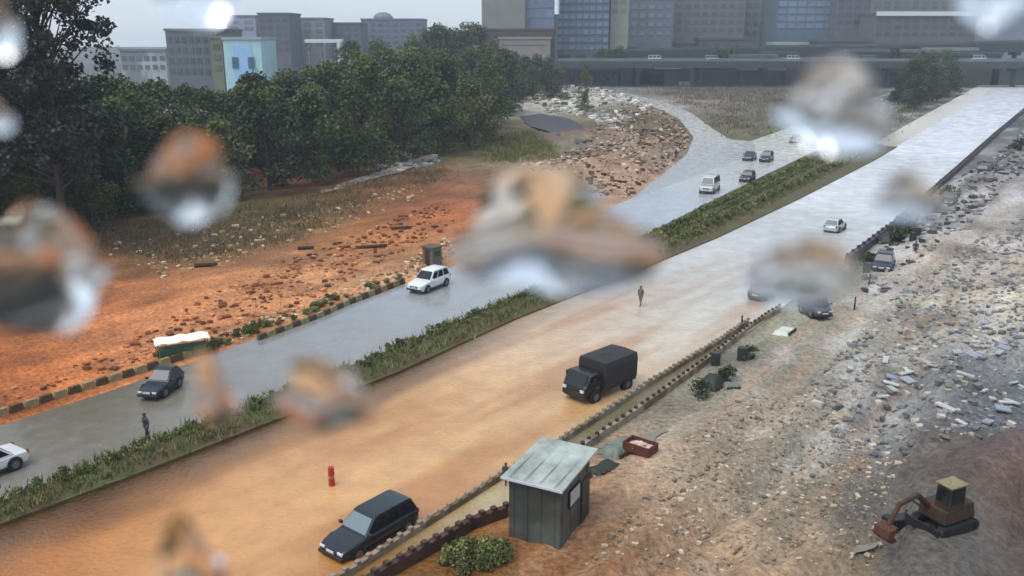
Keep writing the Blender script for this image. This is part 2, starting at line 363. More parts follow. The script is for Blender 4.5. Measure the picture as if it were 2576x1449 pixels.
def tree_meshes(name, h, rw, cols, n, size, seed, low=.12, nc=26):
    r = random.Random(seed); cl = []
    for i in range(nc):
        t = low+(1-low)*r.random(); w = math.sin(min(1, .18+t*.9)*math.pi)**.6
        a = r.uniform(0, 6.28); q = rw*w*math.sqrt(r.random())*.85
        cl.append((q*math.cos(a), q*math.sin(a), h*t*.93, rw*r.uniform(.24, .46)))
    crown = leaf_mesh('crown', m_leaf, cl, n, size, seed, cols=cols)
    T = MB(); top = h*.62
    T.tube((0, 0, -.5), (r.uniform(-.3, .3), r.uniform(-.3, .3), top*.5), h*.022, 8, h*.016)
    T.tube((0, 0, top*.5), (r.uniform(-.6, .6), r.uniform(-.6, .6), top), h*.016, 7, h*.008)
    for c in cl[::3]:
        z0 = max(.15*h, c[2]*.55); T.tube((0, 0, z0), (c[0], c[1], c[2]), h*.008, 5, h*.003)
    return crown, T.mesh('trunk', m_bark)
KINDS = [tree_meshes('a', 16, 6.5, GREEN, 5200, .62, 1), tree_meshes('b', 14, 6, GREEN, 4600, .6, 2), tree_meshes('c', 15, 5.5, YGREEN, 4600, .6, 3),
         tree_meshes('d', 17, 7, GREEN[:3]+YGREEN[:1], 5600, .62, 4), tree_meshes('e', 10, 4.2, YGREEN[:2]+GREEN[2:3], 3200, .5, 5, low=.05)]
def tree(x, y, kind, h=None, rz=None, z=None, **k):
    cr, tr = KINDS[kind]; base = [16, 14, 15, 17, 10][kind]; s = (h or base)/base
    e = empty('tree', (x, y, ground_z(x, y) if z is None else z), random.uniform(0, 6.28) if rz is None else rz, **k)
    e.scale = (s*random.uniform(.92, 1.12), s*random.uniform(.92, 1.12), s)
    meshobj('crown', cr, e); meshobj('trunk', tr, e); return e
front = [(330,566),(440,556),(560,548),(680,520),(790,495),(900,470),(1010,440),(1100,420),(1180,402),(1240,388)]
for i, (px, py) in enumerate(front):
    x, y = P(px, py-22); kd = (0, 1, 4, 0, 1, 3, 0, 1, 2, 4)[i]
    tree(x, y, kd, h=(13, 11, 10, 13.5, 13, 14, 14, 13, 13, 9)[i],
         label=['dark tree at the front edge of the wood above the left mud bank','pale yellowish green shrubby tree low at the front edge of the wood'][kd == 4 or kd == 2],
         cat='tree', group=['trees along the front edge of the wood','yellowish trees along the front edge of the wood'][kd == 4 or kd == 2])
cnt = 0
for row, (dy, off) in enumerate([(14, 0), (28, 50), (44, 10), (62, 40), (84, 0)]):
    for i in range(10):
        px = 290+i*100+off+random.uniform(-25, 25)
        yb = np.interp(px, [p[0] for p in front], [p[1] for p in front])-22
        x, y = P(px, yb); x *= (y+dy)/y; y += dy
        top = np.interp(px, [290, 420, 560, 660, 750, 900, 1050, 1150, 1250], [205, 210, 215, 185, 160, 135, 120, 118, 130])+random.uniform(-6, 22)
        if row == 0: top += 45
        if px > 1290: continue
        ht = H-y/cth*(top-89)/FPX*1.0
        if not 8 < ht < 22: ht = min(22, max(8, ht))
        kd = random.choice([0, 1, 3, 0, 3, 2])
        yl = kd == 2 or (px > 1080 and random.random() < .4)
        if yl: kd = 2
        tree(x, y, kd, h=ht, label='yellowish green tree inside the dense wood left of the rubble' if yl else 'dark green tree inside the dense wood left of the rubble', cat='tree',
             group='yellowish trees inside the wood' if yl else 'dark trees inside the wood')
# left-hand tall trees
cl = []; r = random.Random(11)
for i in range(170):
    t = r.random(); a = r.uniform(0, 6.28); q = 7.6*math.sqrt(r.random())*(1-.35*t)
    cl.append((q*math.cos(a), q*math.sin(a), 7+t*23, r.uniform(.7, 1.9)))
tall = leaf_mesh('crown', m_leaf, cl, 19000, .5, 12, cols=[(.02,.028,.024),(.03,.04,.024),(.035,.045,.03)])
T = MB(); T.tube((0,0,-.5),(.6,.2,12),.45,9,.32); T.tube((.6,.2,12),(.2,-.4,26),.32,8,.08)
for c in cl[::2]: T.tube((.4, 0, c[2]*.72), c[:3], .12, 5, .03)
tallt = T.mesh('trunk', m_bark)
for (px, py, hh, lab) in [(165,640,1.0,'tall sparse dark tree with sky showing through its crown at the upper left'),(60,600,.8,'darker slimmer tall tree behind the sparse one at the left edge')]:
    x, y = P(px, py); e = empty('tree', (x, y, ground_z(x, y)), 0, label=lab, cat='tree'); e.scale = (1, 1, hh) if hh == 1 else (.9, .9, hh)
    if hh != 1: e.rotation_euler[2] = 2
    meshobj('crown', tall, e); meshobj('trunk', tallt, e)
for i, (px, py, kd, h) in enumerate([(30,580,0,15),(120,590,3,13),(210,580,1,14),(270,560,0,12),(20,520,3,16),(190,520,0,16),(-60,560,1,15),(100,620,4,8),(240,600,4,7),(-100,640,0,14),(300,540,0,13),(340,520,3,14),(280,500,0,15),(250,530,1,15),(320,480,0,15)]):
    x, y = P(px, py); tree(x, y, kd, h=h, label='dark tree in the thicket under the tall sparse tree at the left edge', cat='tree', group='trees in the thicket at the left edge')
# distant trees
for i, (px, top, Y_, kd) in enumerate([(1075,72,330,0),(1105,62,330,1),(1140,66,345,3),(1175,56,340,0),(1200,60,350,1),(1040,85,310,0),(950,95,300,3),(880,100,300,1),(1235,100,270,0),(1265,120,250,1)]):
    x, z = ZD(px, top, Y_); tree(x, Y_, kd, h=max(10, z), z=0, label='hazy distant tree rising above the wood against the sky', cat='tree', group='distant trees above the wood')
for i, (px, py, kd, h) in enumerate([(2290,262,0,13),(2330,240,3,14),(2370,225,0,14),(2310,215,1,13),(2270,215,3,12),(2300,275,1,9),(2345,255,0,11),(2385,238,1,11),(2260,262,0,9),(2400,205,0,12),(2330,200,0,15)]):
    x, y = P(px, py); tree(x, y, kd, h=h*1.15, label='dark green tree in the clump left of the bright far road', cat='tree', group='tree clump beside the far road')
for i, (px, py, kd, h) in enumerate([(2470,150,1,11),(2520,140,0,12),(2560,128,3,12),(2440,165,4,8)]):
    x, y = P(px, py); tree(x, y, kd, h=h, label='tree at the top right corner beyond the far end of the road', cat='tree', group='trees at the top right corner')
for i, (px, py, kd, h) in enumerate([(1500,175,4,9),(1620,178,1,10),(1700,176,4,8),(1900,190,1,9),(1990,198,4,8),(2080,195,1,9),(1350,215,4,13),(1400,205,1,14),(1320,240,4,11),(1300,228,0,13),(1280,240,1,12),(1375,222,3,11),(1345,205,0,15),(1420,200,1,12),(1560,182,0,9),(1760,182,4,8),(1830,186,1,8)]):
    x, y = P(px, py); tree(x, y, kd, h=h, label='small hazy tree in front of the low sheds and viaduct', cat='tree', group='small trees by the viaduct')
for i in range(24):
    px = random.uniform(1395, 2520); Dd = random.choice([400, 412, 440]); x, z = ZD(px, random.uniform(112, 165), Dd)
    tree(x, Dd, random.choice([0, 1, 3, 4]), h=max(5, z), z=0, label='dark hazy tree among the viaduct piers at the top of the view', cat='tree', group='trees among the viaduct piers')
for i, (px, yt, Dd) in enumerate([(1290,128,330),(1322,140,320),(1350,135,335),(1380,142,330),(1270,150,300),(1300,165,290),(1340,165,300),(1400,160,300),(1240,135,345)]):
    x, z = ZD(px, yt, Dd); tree(x, Dd, random.choice([0, 1, 3]), h=max(6, z), z=0, label='grey green tree at the foot of the pale concrete building', cat='tree', group='trees at the foot of the concrete building')
x, y = P(1470, 290); e = tree(x, y, 4, h=13, label='slim dark tree standing alone on the rubble beside the slip road', cat='tree'); e.scale[0] *= .4; e.scale[1] *= .4

# shrubs: median hedge row and the verge
def shrub_mesh(seed, h, rw, cols, n):
    r = random.Random(seed)
    cl = [(r.uniform(-rw, rw)*.6, r.uniform(-rw, rw)*.6, h*r.uniform(.15, .8), rw*r.uniform(.35, .6)) for _ in range(7)]
    return leaf_mesh('foliage', m_leaf, cl, n, .17, seed, cols=cols)
HG = [(.1,.115,.036),(.13,.145,.045),(.075,.09,.03),(.17,.18,.06)]
SH = [shrub_mesh(s, h, w, HG, 420) for s, h, w in ((31, .62, .6), (32, .72, .55), (33, .52, .65))]
shrub_dark = shrub_mesh(34, .8, .7, [(.03,.04,.022),(.045,.055,.03),(.06,.07,.03)], 420)
stemM = MB(); stemM.tube((0,0,-.1),(0,0,.5),.03,5); stemMe = stemM.mesh('stem', m_bark)
def shrub(x, y, z, s=1., me=None, name='shrub', stem=False, **k):
    e = bpy.data.objects.new(name, me or random.choice(SH)); COL.objects.link(e)
    e.location = (x, y, z); e.rotation_euler = (0, 0, random.uniform(0, 6.28)); e.scale = (s, s, s*random.uniform(.75, 1.3)); return tag(e, **k)
A = resample(gML, 3000, 1.0); B = resample(gMU, 3000, 1.0)
# the median bed: kerbs + earth mound
seg = [i for i in range(3000)]
mid = []
lineL = [p for p in A if p.y < 175 and p.y > 12]
def near(pt, line): return min(line, key=lambda q: (q-pt).length_squared)
Bf = [p for p in B if p.y < 230]
cs = []; acc = 0
for i in range(len(lineL)-1):
    if acc <= 0: cs.append((lineL[i], near(lineL[i], Bf))); acc = 1.0
    acc -= (lineL[i+1]-lineL[i]).length
prof = [(-.02, -.2), (-.02, .16), (.04, .17), (.05, .13), (.28, .34), (.5, .42), (.75, .34), (.95, .13), (.96, .17), (1.02, .16), (1.02, -.2)]
M = MB(); vs = []
MEDC = []
for a_, b_ in cs:
    for t, z in prof: vs.append((*(a_.lerp(b_, t)), z+(random.uniform(-.06, .06) if .1 < t < .9 else 0)))
npf = len(prof); fs = []
for i in range(len(cs)-1):
    for j in range(npf-1): fs.append((i*npf+j, i*npf+j+1, (i+1)*npf+j+1, (i+1)*npf+j))
M.add(vs, fs); M.build('median', mat('median_soil', C(92,74,42,.72), .8, var=.35, scale=1.2, bump=.05, bscale=5, col2=C(88,88,44,.72)), smooth=False)
bpy.data.objects['median']['kind'] = 'structure'
spots = []
for i, (a_, b_) in enumerate(cs):
    for t, sm, ok in ((.8, .95, True), (.34, .9, a_.y > 72), (.6, .8, True)):
        q = a_.lerp(b_, t+random.uniform(-.06, .06))
        if ok: spots.append((q.length, q, sm*random.uniform(.85, 1.15)))
spots.sort(key=lambda e: e[0])
for d, q, sm in spots[:195]: shrub(q.x, q.y, .25, sm*.78, label='small green shrub in the hedge row along the median kerb', cat='shrub', group='shrubs in the median hedge')
cl = [(q.x, q.y, .3+sm*.3, .5*sm) for d, q, sm in spots[195:]]
tag(meshobj('hedge', leaf_mesh('hedge', m_leaf, cl, len(cl)*170, .26, 99, cols=HG)), 'dense green hedge covering the far half of the median', 'hedge', kind='stuff')
far_i = [i for i in range(len(A)) if A[i].y > 170]
ribbon('pavement', [A[i] for i in far_i[::4]], [A[i].lerp(near(A[i], B), .4) for i in far_i[::4]], .02, [(2300,330,(196,190,176),.85),(2500,200,(196,190,180),.85),(2200,400,(150,146,110),.8)], mat('tan_paving', None, .6, var=.3, scale=1.5, attr=True), 60, 6, p=1.0)
# median grass (stuff)
def grass(name, pts, n, hgt, cols, seed, label, spread=0.):
    r = np.random.default_rng(seed); pts = np.array(pts)
    k = r.integers(0, len(pts), n); c = pts[k]+r.normal(size=(n, 3))*np.array([spread, spread, 0])
    a = r.uniform(0, 6.28, n); h = hgt*r.uniform(.4, 1.3, n); w = hgt*.16
    dx = np.cos(a)*w; dy = np.sin(a)*w; lx = r.normal(size=n)*hgt*.35; ly = r.normal(size=n)*hgt*.35
    V = np.stack([np.stack([c[:,0]-dx, c[:,1]-dy, c[:,2]-.05], 1), np.stack([c[:,0]+dx, c[:,1]+dy, c[:,2]-.05], 1), np.stack([c[:,0]+lx, c[:,1]+ly, c[:,2]+h], 1)], 1).reshape(-1, 3)
    me = bpy.data.meshes.new(name); me.from_pydata(V.tolist(), [], np.arange(3*n).reshape(-1, 3).tolist())
    cc = np.array(cols)[r.integers(0, len(cols), n)]*r.uniform(.7, 1.3, n)[:, None]
    cc = np.repeat(np.concatenate([cc, np.ones((n, 1))], 1), 3, 0)
    at = me.color_attributes.new('col', 'FLOAT_COLOR', 'POINT'); at.data.foreach_set('color', cc.astype(np.float32).ravel())
    me.materials.append(m_leaf); return tag(meshobj(name, me), label=label, cat='grass', kind='stuff')
pts = []
for a_, b_ in cs:
    for t in (.25, .4, .55, .7, .85): q = a_.lerp(b_, t); pts.append((q.x, q.y, .32))
grass('grass', pts, 30000, .34, HG+[(.12,.1,.05)], 5, 'rough green grass growing on the median strip between shrubs', .4)
def region_pts(pl, n, seed):
    g = [P(*q) for q in pl]; xs = [p[0] for p in g]; ys = [p[1] for p in g]; r = np.random.default_rng(seed)
    out = []
    while len(out) < n:
        x = r.uniform(min(xs), max(xs), 400); y = r.uniform(min(ys), max(ys), 400); k = inside(x, y, g)
        out += [(a, b, ground_z(a, b)) for a, b in zip(x[k], y[k])]
    return out[:n]
grass('scrub', region_pts([(230,600),(600,545),(1100,425),(1130,455),(900,540),(800,600),(560,660),(420,690),(300,650)], 500, 3), 13000, .38, [(.12,.088,.04),(.14,.105,.05),(.09,.08,.03),(.17,.12,.06)], 6, 'olive brown scrub between the wood and the red mud', 1.0)
sheet('path', [(800,497),(900,462),(1000,432),(1090,398),(1100,408),(1010,446),(910,474),(810,505)], .9, mat('pale_path', C(158,150,132,.8), .7, var=.3, scale=2), n=30, amp=.25)
grass('bank_grass', region_pts([(1230,350),(1330,340),(1390,380),(1380,420),(1260,415),(1200,400)], 150, 4), 6000, .7, [(.12,.12,.035),(.16,.15,.05),(.1,.1,.03)], 7, 'yellow green grass on the bank below the dark pool', 1.0)
grass('verge_grass', [(p[0]+random.uniform(-1, 1), p[1], .0) for i in range(len(gMU)-1) for p in [gMU[i].lerp(gMU[i+1], t/40)+(gML[min(i, len(gML)-1)]-gML[min(i, len(gML)-1)])*0 for t in range(40)] if 175 < p[1] < 420], 5000, .7, [(.1,.1,.05),(.12,.1,.06),(.07,.08,.035)], 18, 'rough green verge beside the far end of the bright road', 3.0)
grass('field_grass', region_pts([(1600,215),(1950,200),(2150,230),(2120,290),(1960,325),(1890,345),(1835,342),(1795,312),(1745,276),(1690,252)], 600, 4), 16000, .8, [(.12,.09,.07),(.14,.11,.08),(.1,.085,.05),(.11,.12,.04)], 8, 'brown and green rough grass of the field behind the slip road', 2.0)
# verge plants on the left side of the far carriageway
gv = resample(gFL, 2600, 1.0)
for k in range(52):
    px = random.uniform(520, 1010); py = np.interp(px, [500,700,900,1020], [890,815,745,705])+random.uniform(-14, 3)
    x, y = P(px, py); shrub(x, y, .0, random.uniform(.45, .85), label='low scrubby plant on the sandy verge of the far carriageway', cat='plant', group='plants on the sandy verge')
for k in range(26):
    px = random.uniform(1120, 1290); py = random.uniform(1375, 1449); x, y = P(px, py)
    if px > 1275 and py < 1400: continue
    shrub(x, y, ground_z(x, y), random.uniform(.5, 1.0), label='bushy weed growing by the drain wall left of the cabin', cat='plant', group='weeds left of the cabin')

# ------------------------------------------------------------------ barriers
m_conc = mat('stained_concrete', C(150,138,118,.8), .75, var=.3, scale=2.5, bump=.01, bscale=12, col2=C(112,92,62,.8))
m_dkconc = mat('dark_stained_concrete', C(78,52,40,.8), .7, var=.35, scale=2.5, bump=.01, bscale=12, col2=C(52,36,30,.8))
m_rust = mat('rusty_steel', C(70,42,28,.8), .7, var=.4, scale=9)
def wall(name, pl, z0, z1, th, m, pm, step, pd, label, cat, pname='post', maxn=95):
    g = [Vector(P(*q)) for q in pl]; L = resample(g, 90); root = empty(name, (L[0].x, L[0].y, 0), 0, label=label, cat=cat)
    M = MB(); n = len(L); vs = []; o = L[0]
    for i, p in enumerate(L):
        d = (L[min(i+1, n-1)]-L[max(i-1, 0)]).normalized(); q = Vector((-d.y, d.x))*th/2
        w = random.uniform(-.03, .03)
        for s, z in ((-1, z0), (-1, z1+w), (1, z1+w), (1, z0)): vs.append((p.x+q.x*s-o.x, p.y+q.y*s-o.y, z))
    fs = [(i*4+j, i*4+(j+1) % 4, (i+1)*4+(j+1) % 4, (i+1)*4+j) for i in range(n-1) for j in range(4)]+[(0,1,2,3), ((n-1)*4+3,(n-1)*4+2,(n-1)*4+1,(n-1)*4)]
    M.add(vs, fs); M.build('wall', m, root)
    pm_ = MB().box((0,0,pd[2]/2), pd).mesh(pname, pm); Lf = resample(g, max(2, int(sum((g[i+1]-g[i]).length for i in range(len(g)-1))/step)))
    for i, p in enumerate(Lf[:maxn]):
        d = (Lf[min(i+1, len(Lf)-1)]-Lf[max(i-1, 0)]); c = meshobj(pname, pm_, root)
        c.location = (p.x-o.x+random.uniform(-.04, .04), p.y-o.y, z1-.02); c.rotation_euler = (random.uniform(-.08, .08), random.uniform(-.08, .08), math.atan2(d.y, d.x))
    return root
wall('drain_wall', [(770,1510),(880,1449),(1031,1352),(1140,1284),(1251,1213),(1376,1140),(1500,1060),(1620,979),(1800,870),(1880,815)], -.2, .35, .22, m_conc, m_conc, .62, (.2,.2,.16), 'low pale drain wall with stubby posts along the edge of the flooded road', 'wall')
wall('drain_wall', [(880,1510),(984,1446),(1116,1372),(1190,1328),(1275,1300)], -.2, .55, .3, m_dkconc, m_dkconc, .62, (.24,.26,.18), 'dark maroon drain wall left of the cabin, on the site side of the ditch', 'wall')
wall('drain_wall', [(1464,1130),(1593,1044),(1684,979),(1800,893),(1880,830),(1960,778)], -.2, .3, .25, m_conc, m_rust, .7, (.16,.16,.18), 'pale drain wall with rusty stubs right of the cabin, beyond the ditch', 'wall')
wall('site_kerb', [(2130,662),(2250,572),(2330,500),(2400,437),(2500,345),(2640,225)], -.2, .7, .5, mat('dark_kerb', C(78,74,80,.8), .8, var=.35, scale=1.5), m_rust, 2.0, (.3,.3,.3), 'long dark grey site kerb along the right side of the bright far road', 'wall')
# ditch water between walls
gA = [Vector(P(*q)) for q in [(770,1510),(880,1449),(1031,1352),(1140,1284),(1251,1213),(1376,1140),(1500,1060),(1620,979),(1800,870),(1880,815)]]
gB = [Vector(P(*q)) for q in [(880,1510),(984,1446),(1116,1372),(1190,1328),(1290,1268),(1464,1130),(1593,1044),(1684,979),(1800,893),(1880,830)]]
ribbon('ditch_water', gA, gB, .06, [(1000,1400,(150,105,40),.7),(1200,1280,(165,135,85),.8),(1270,1270,(200,185,150),.85),(1500,1090,(120,112,80),.75),(1700,950,(125,112,85),.75)], m_flood, 60, 5, p=1.0)
# striped kerb barrier on the left
def striped(pl, label):
    g = [Vector(P(*q)) for q in pl]; n = int(sum((g[i+1]-g[i]).length for i in range(len(g)-1))/.8); L = resample(g, n)
    root = empty('kerb_barrier', (L[0].x, L[0].y, 0), 0, label=label, cat='barrier'); o = L[0]
    mw = mat('pale_kerb_paint', C(150,138,98,.8), .7, var=.3, scale=4); mk = mat('dark_kerb_paint', C(84,70,42,.8), .7, var=.35, scale=4)
    a = MB().box((0,0,.15), (.78,.3,.5), top=.84); b = a
    m1, m2 = a.mesh('pale_block', mw), a.mesh('dark_block', mk)
    for i, p in enumerate(L[:98]):
        d = L[min(i+1, n-1)]-L[max(i-1, 0)]; c = meshobj('pale_block' if i % 2 else 'dark_block', m1 if i % 2 else m2, root)
        c.location = (p.x-o.x, p.y-o.y, 0); c.rotation_euler[2] = math.atan2(d.y, d.x)
striped([(-120,1085),(0,1046),(160,995),(320,946),(500,888)], 'low roadside barrier of alternating pale and dark blocks below the orange mud')
striped([(660,852),(800,800),(900,755),(1010,712)], 'short weathered barrier of pale and dark blocks right of the cream awning')

# ------------------------------------------------------------------ vehicles
m_glass = mat('car_glass', C(28,34,38,.8), .08, var=.05, spec=.6)
m_glassl = mat('windscreen_glass', C(120,135,138,.8), .06, var=.05, spec=.8)
m_tyre = mat('tyre_rubber', C(30,29,28,.8), .8); m_rim = mat('wheel_rim', C(130,130,132,.8), .35, .7)
m_lamp = mat('lamp_lens', C(215,218,220,.85), .1); m_red = mat('tail_lens', C(130,20,16), .2); m_trim = mat('black_trim', C(36,36,38,.8), .5)
m_plate = mat('plate_white', C(210,208,196,.85), .5)
def paint(name, c, k=.9): return mat('paint_'+name, C(*c, k), .22, .15, var=.06, scale=2, spec=.6)
def ring(x, w, z0, z1, tuck=.8):
    """body cross-section at x: rounded box"""
    zm = z0+(z1-z0)*.45
    return [(x, -w*.9, z0), (x, -w, zm), (x, -w*.97, z1-.06), (x, -w*.88, z1), (x, w*.88, z1), (x, w*.97, z1-.06), (x, w, zm), (x, w*.9, z0)]
def car(loc, rz, pt, kind, name, label, cat, L=4.4, W=1.76, Hh=1.5, sink=.0, light=False, group=None):
    root = empty(name, (loc[0], loc[1], -sink), rz, label=label, cat=cat, group=group); h = L/2; w = W/2
    belt = Hh*.58; zb = .24
    B_ = MB()
    hoodz = belt*.92
    st = [(-h, .84*w, zb+.12, belt*.8), (-h+.12, .94*w, zb, belt*.93), (-h+.6, w, zb, belt*(1.0 if kind != 'sedan' else .98)), (0, w*1.01, zb, belt), (h-1.15, w, zb, belt*.98), (h-.35, .96*w, zb, hoodz*.94), (h-.06, .86*w, zb+.05, hoodz*.8), (h, .8*w, zb+.14, hoodz*.62)]
    B_.loft([ring(*s) for s in st])
    # cabin (front at +x)
    f0, f1 = h-1.25, h-1.95
    r0, r1 = {'sedan': (-h+.75, -h+1.45), 'hatch': (-h+.12, -h+.55), 'suv': (-h+.1, -h+.4), 'pickup': (-h+1.25, -h+1.6), 'van': (-h+.06, -h+.15)}[kind]
    if kind == 'van': f0, f1 = h-.55, h-1.2
    wb, wt = w*.93, w*.76
    top = [(r0, belt-.02), (r1, Hh-.05), (r1+.2, Hh), (f1-.2, Hh), (f1, Hh-.05), (f0, belt-.04)]
    rings = []
    n = len(top)
    vs = []
    for s in (-1, 1):
        for x, z in top: vs.append((x, s*(wb+(wt-wb)*((z-belt)/(Hh-belt))), z))
    B_.add(vs, [tuple(range(n)), tuple(range(2*n-1, n-1, -1))]+[(i, n+i, n+(i+1) % n, (i+1) % n) for i in range(n)])
    if kind == 'pickup':   # open bed: side walls proud of a recessed dark floor
        for s in (-1, 1): B_.box((-h+.66, s*w*.92, belt+.06), (1.25, .09, .2))
        B_.box((-h+.08, 0, belt+.06), (.09, W*.88, .22))
    body = B_.build('body', pt, root, smooth=True, bevel=.05); body.modifiers['bevel'].segments = 3; body.modifiers['bevel'].harden_normals = True
    for s in (-1, 1): MB().box((0, s*w*1.0, zb+.05), (L*.5,.05,.12)).build('side_skirt', m_trim, root)
    for sx_ in (-1, 1): MB().box((sx_*(h+.02), 0, zb+.32), (.03,.46,.11)).build('number_plate', m_plate, root)
    if kind == 'pickup':
        MB().box((-h+.68, 0, belt+.008), (1.1, W*.8, .02)).build('bed_floor', m_trim, root)
    def yy(z): return wb+(wt-wb)*((z-belt)/(Hh-belt))+.006
    za, zc = belt+.06, Hh-.12
    def fx(a, b, z): return a+(b-a)*((z-belt)/(Hh-belt))
    # side windows
    npan = 3 if kind in ('suv', 'van', 'pickup') else 2
    xa0, xa1 = fx(r0, r1, za)+.12, fx(r0, r1, zc)+.12; xb0, xb1 = fx(f0, f1, za)-.12, fx(f0, f1, zc)-.1
    for s in (-1, 1):
        for k in range(npan):
            t0, t1 = k/npan+.02, (k+1)/npan-.02
            G = MB(); q = [(xa0+(xb0-xa0)*t0, za), (xa0+(xb0-xa0)*t1, za), (xa1+(xb1-xa1)*t1, zc), (xa1+(xb1-xa1)*t0, zc)]
            G.add([(x, s*yy(z), z) for x, z in q]+[(x, s*(yy(z)-.02), z) for x, z in q], [(0,1,2,3),(7,6,5,4),(0,4,5,1),(1,5,6,2),(2,6,7,3),(3,7,4,0)])
            G.build('side_window', m_glass, root)
    def screen(a, b, nm, mm, sg):
        G = MB(); q = []
        for z, t in ((za, .92), (zc+.03, .88)):
            x = fx(a, b, z)+sg*.012; q += [(x, -yy(z)*t, z), (x, yy(z)*t, z)]
        v4 = [q[0], q[1], q[3], q[2]]
        G.add(v4+[(x-sg*.02, y, z) for x, y, z in v4], [(0,1,2,3),(7,6,5,4),(0,4,5,1),(1,5,6,2),(2,6,7,3),(3,7,4,0)])
        G.build(nm, mm, root)
    screen(f0, f1, 'windscreen', m_glassl if light else m_glass, 1); screen(r0, r1, 'rear_window', m_glass, -1)
    ty = MB().tube((0,-.11,0),(0,.11,0),.33,18).mesh('tyre', m_tyre); rm = MB().tube((0,-.12,0),(0,.12,0),.2,12).mesh('rim', m_rim)
    arch = MB().tube((0,-.01,0),(0,.01,0),.39,18).mesh('wheel_arch', m_trim)
    for sx in (-1, 1):
        for s in (-1, 1):
            wh = empty('wheel', (0,0,0)); wh.parent = root; wh.location = (sx*(h-.82), s*(w-.08), .33); meshobj('tyre', ty, wh); meshobj('rim', rm, wh)
            a_ = meshobj('wheel_arch', arch, root); a_.location = (sx*(h-.82), s*(w*1.005), .36)
    for s in (-1, 1):
        MB().box((h-.09, s*w*.64, hoodz*.72), (.14, w*.36, .13)).build('headlight', m_lamp, root, bevel=.02)
        MB().box((-h+.06, s*w*.78, belt*.84), (.1, w*.2, .2)).build('tail_light', m_red, root)
        MB().box((f0-.15, s*(w+.08), belt+.1), (.12, .2, .13)).build('mirror', pt, root, bevel=.02)
    MB().box((h-.03, 0, hoodz*.66), (.1, w*.85, .14)).build('grille', m_trim, root)
    MB().box((h-.02, 0, zb+.13), (.16, W*.86, .16)).build('bumper', m_trim, root, bevel=.03)
    return root
def rd(pxa, pya, pxb, pyb):
    a, b = P(pxa, pya), P(pxb, pyb); return math.atan2(b[1]-a[1], b[0]-a[0])
RN = rd(1200,1260,900,1440)       # near carriageway, towards the camera
def at(px, py): return P(px, py)
x, y = at(933, 1350); p = car((x, y), RN, paint('slate', (40,46,50)), 'suv', 'car', 'dark slate estate car driving through the orange flood water beside the drain wall', 'car', L=4.5, W=1.7, Hh=1.5, sink=.16, light=True)
x, y = at(1080, 725); car((x, y), RN+.12, paint('white', (226,226,222)), 'suv', 'parked_car', 'white car with dark windows at the left edge of the far carriageway', 'car', L=4.3, W=1.75, Hh=1.7)
x, y = at(408, 985); car((x, y), RN+.5, paint('navy', (42,48,58)), 'hatch', 'parked_car', 'dark blue hatchback stopped on the far carriageway below the cream awning', 'car', L=3.2, W=1.45, Hh=1.4)
x, y = at(-48, 1198); car((x, y), RN+.1, paint('white', (226,226,222)), 'sedan', 'parked_car', 'white car cut off by the left edge of the picture', 'car', L=4.2)
x, y = at(1785, 482); car((x, y), RN+.25, paint('silver', (190,192,194)), 'van', 'parked_car', 'silver van with a pale roof, nearest of the group at the junction', 'van', L=5.0, W=2.0, Hh=2.2)
x, y = at(1880, 455); car((x, y), RN+.2, paint('charcoal', (44,48,46)), 'hatch', 'parked_car', 'dark car nearest the median hedge in the group at the junction', 'car', L=3.9)
x, y = at(1885, 402); car((x, y), RN+.2, paint('graphite', (72,74,80)), 'sedan', 'parked_car', 'grey car behind the dark ones, left of the blue-black car at the junction', 'car', L=4.2)
x, y = at(1928, 405); car((x, y), RN+.2, paint('bluish', (48,50,66)), 'suv', 'parked_car', 'blue-black car farthest right in the group at the junction', 'car', L=4.3, Hh=1.65)
x, y = at(2000, 358); car((x, y), RN+.2, paint('graphite', (72,74,80)), 'hatch', 'parked_car', 'small grey car just left of the upper tip of the median', 'car', L=3.9)
x, y = at(2100, 580); car((x, y), RN+math.pi+.05, paint('palesilver', (176,186,188)), 'hatch', 'parked_car', 'pale silver hatchback alone on the bright part of the near carriageway', 'car', L=3.8, W=1.65, light=True)
x, y = at(1918, 748); car((x, y), RN+math.pi, paint('charcoal', (44,48,46)), 'hatch', 'parked_car', 'small dark car at the right road edge by the end of the drain wall', 'car', L=3.2, W=1.5, Hh=1.35)
x, y = at(2048, 792); car((x, y), RN+.9, paint('graphite', (72,74,80)), 'van', 'parked_car', 'small dark grey van parked end-on on the site beside the road', 'van', L=3.0, W=1.5, Hh=1.75)
for px, py, ang, nm, c_, kd, lab in [(2240,602,.0,'charcoal',None,'suv','dark car parked by the kerb beside the big green tarpaulin heap'),(2178,672,.2,'navy',None,'hatch','dark blue hatchback parked on the site by the start of the kerb'),
    (2352,512,.1,'graphite',None,'sedan','grey car parked behind the long site kerb beside the bright road'),(2446,436,.0,'charcoal',None,'van','dark van parked behind the far part of the site kerb')]:
    x, y = at(px, py); car((x+1.2, y-1.0), RN+ang, MATS['paint_'+nm], kd, 'parked_car', lab, 'car', L=4.1, sink=-.1)
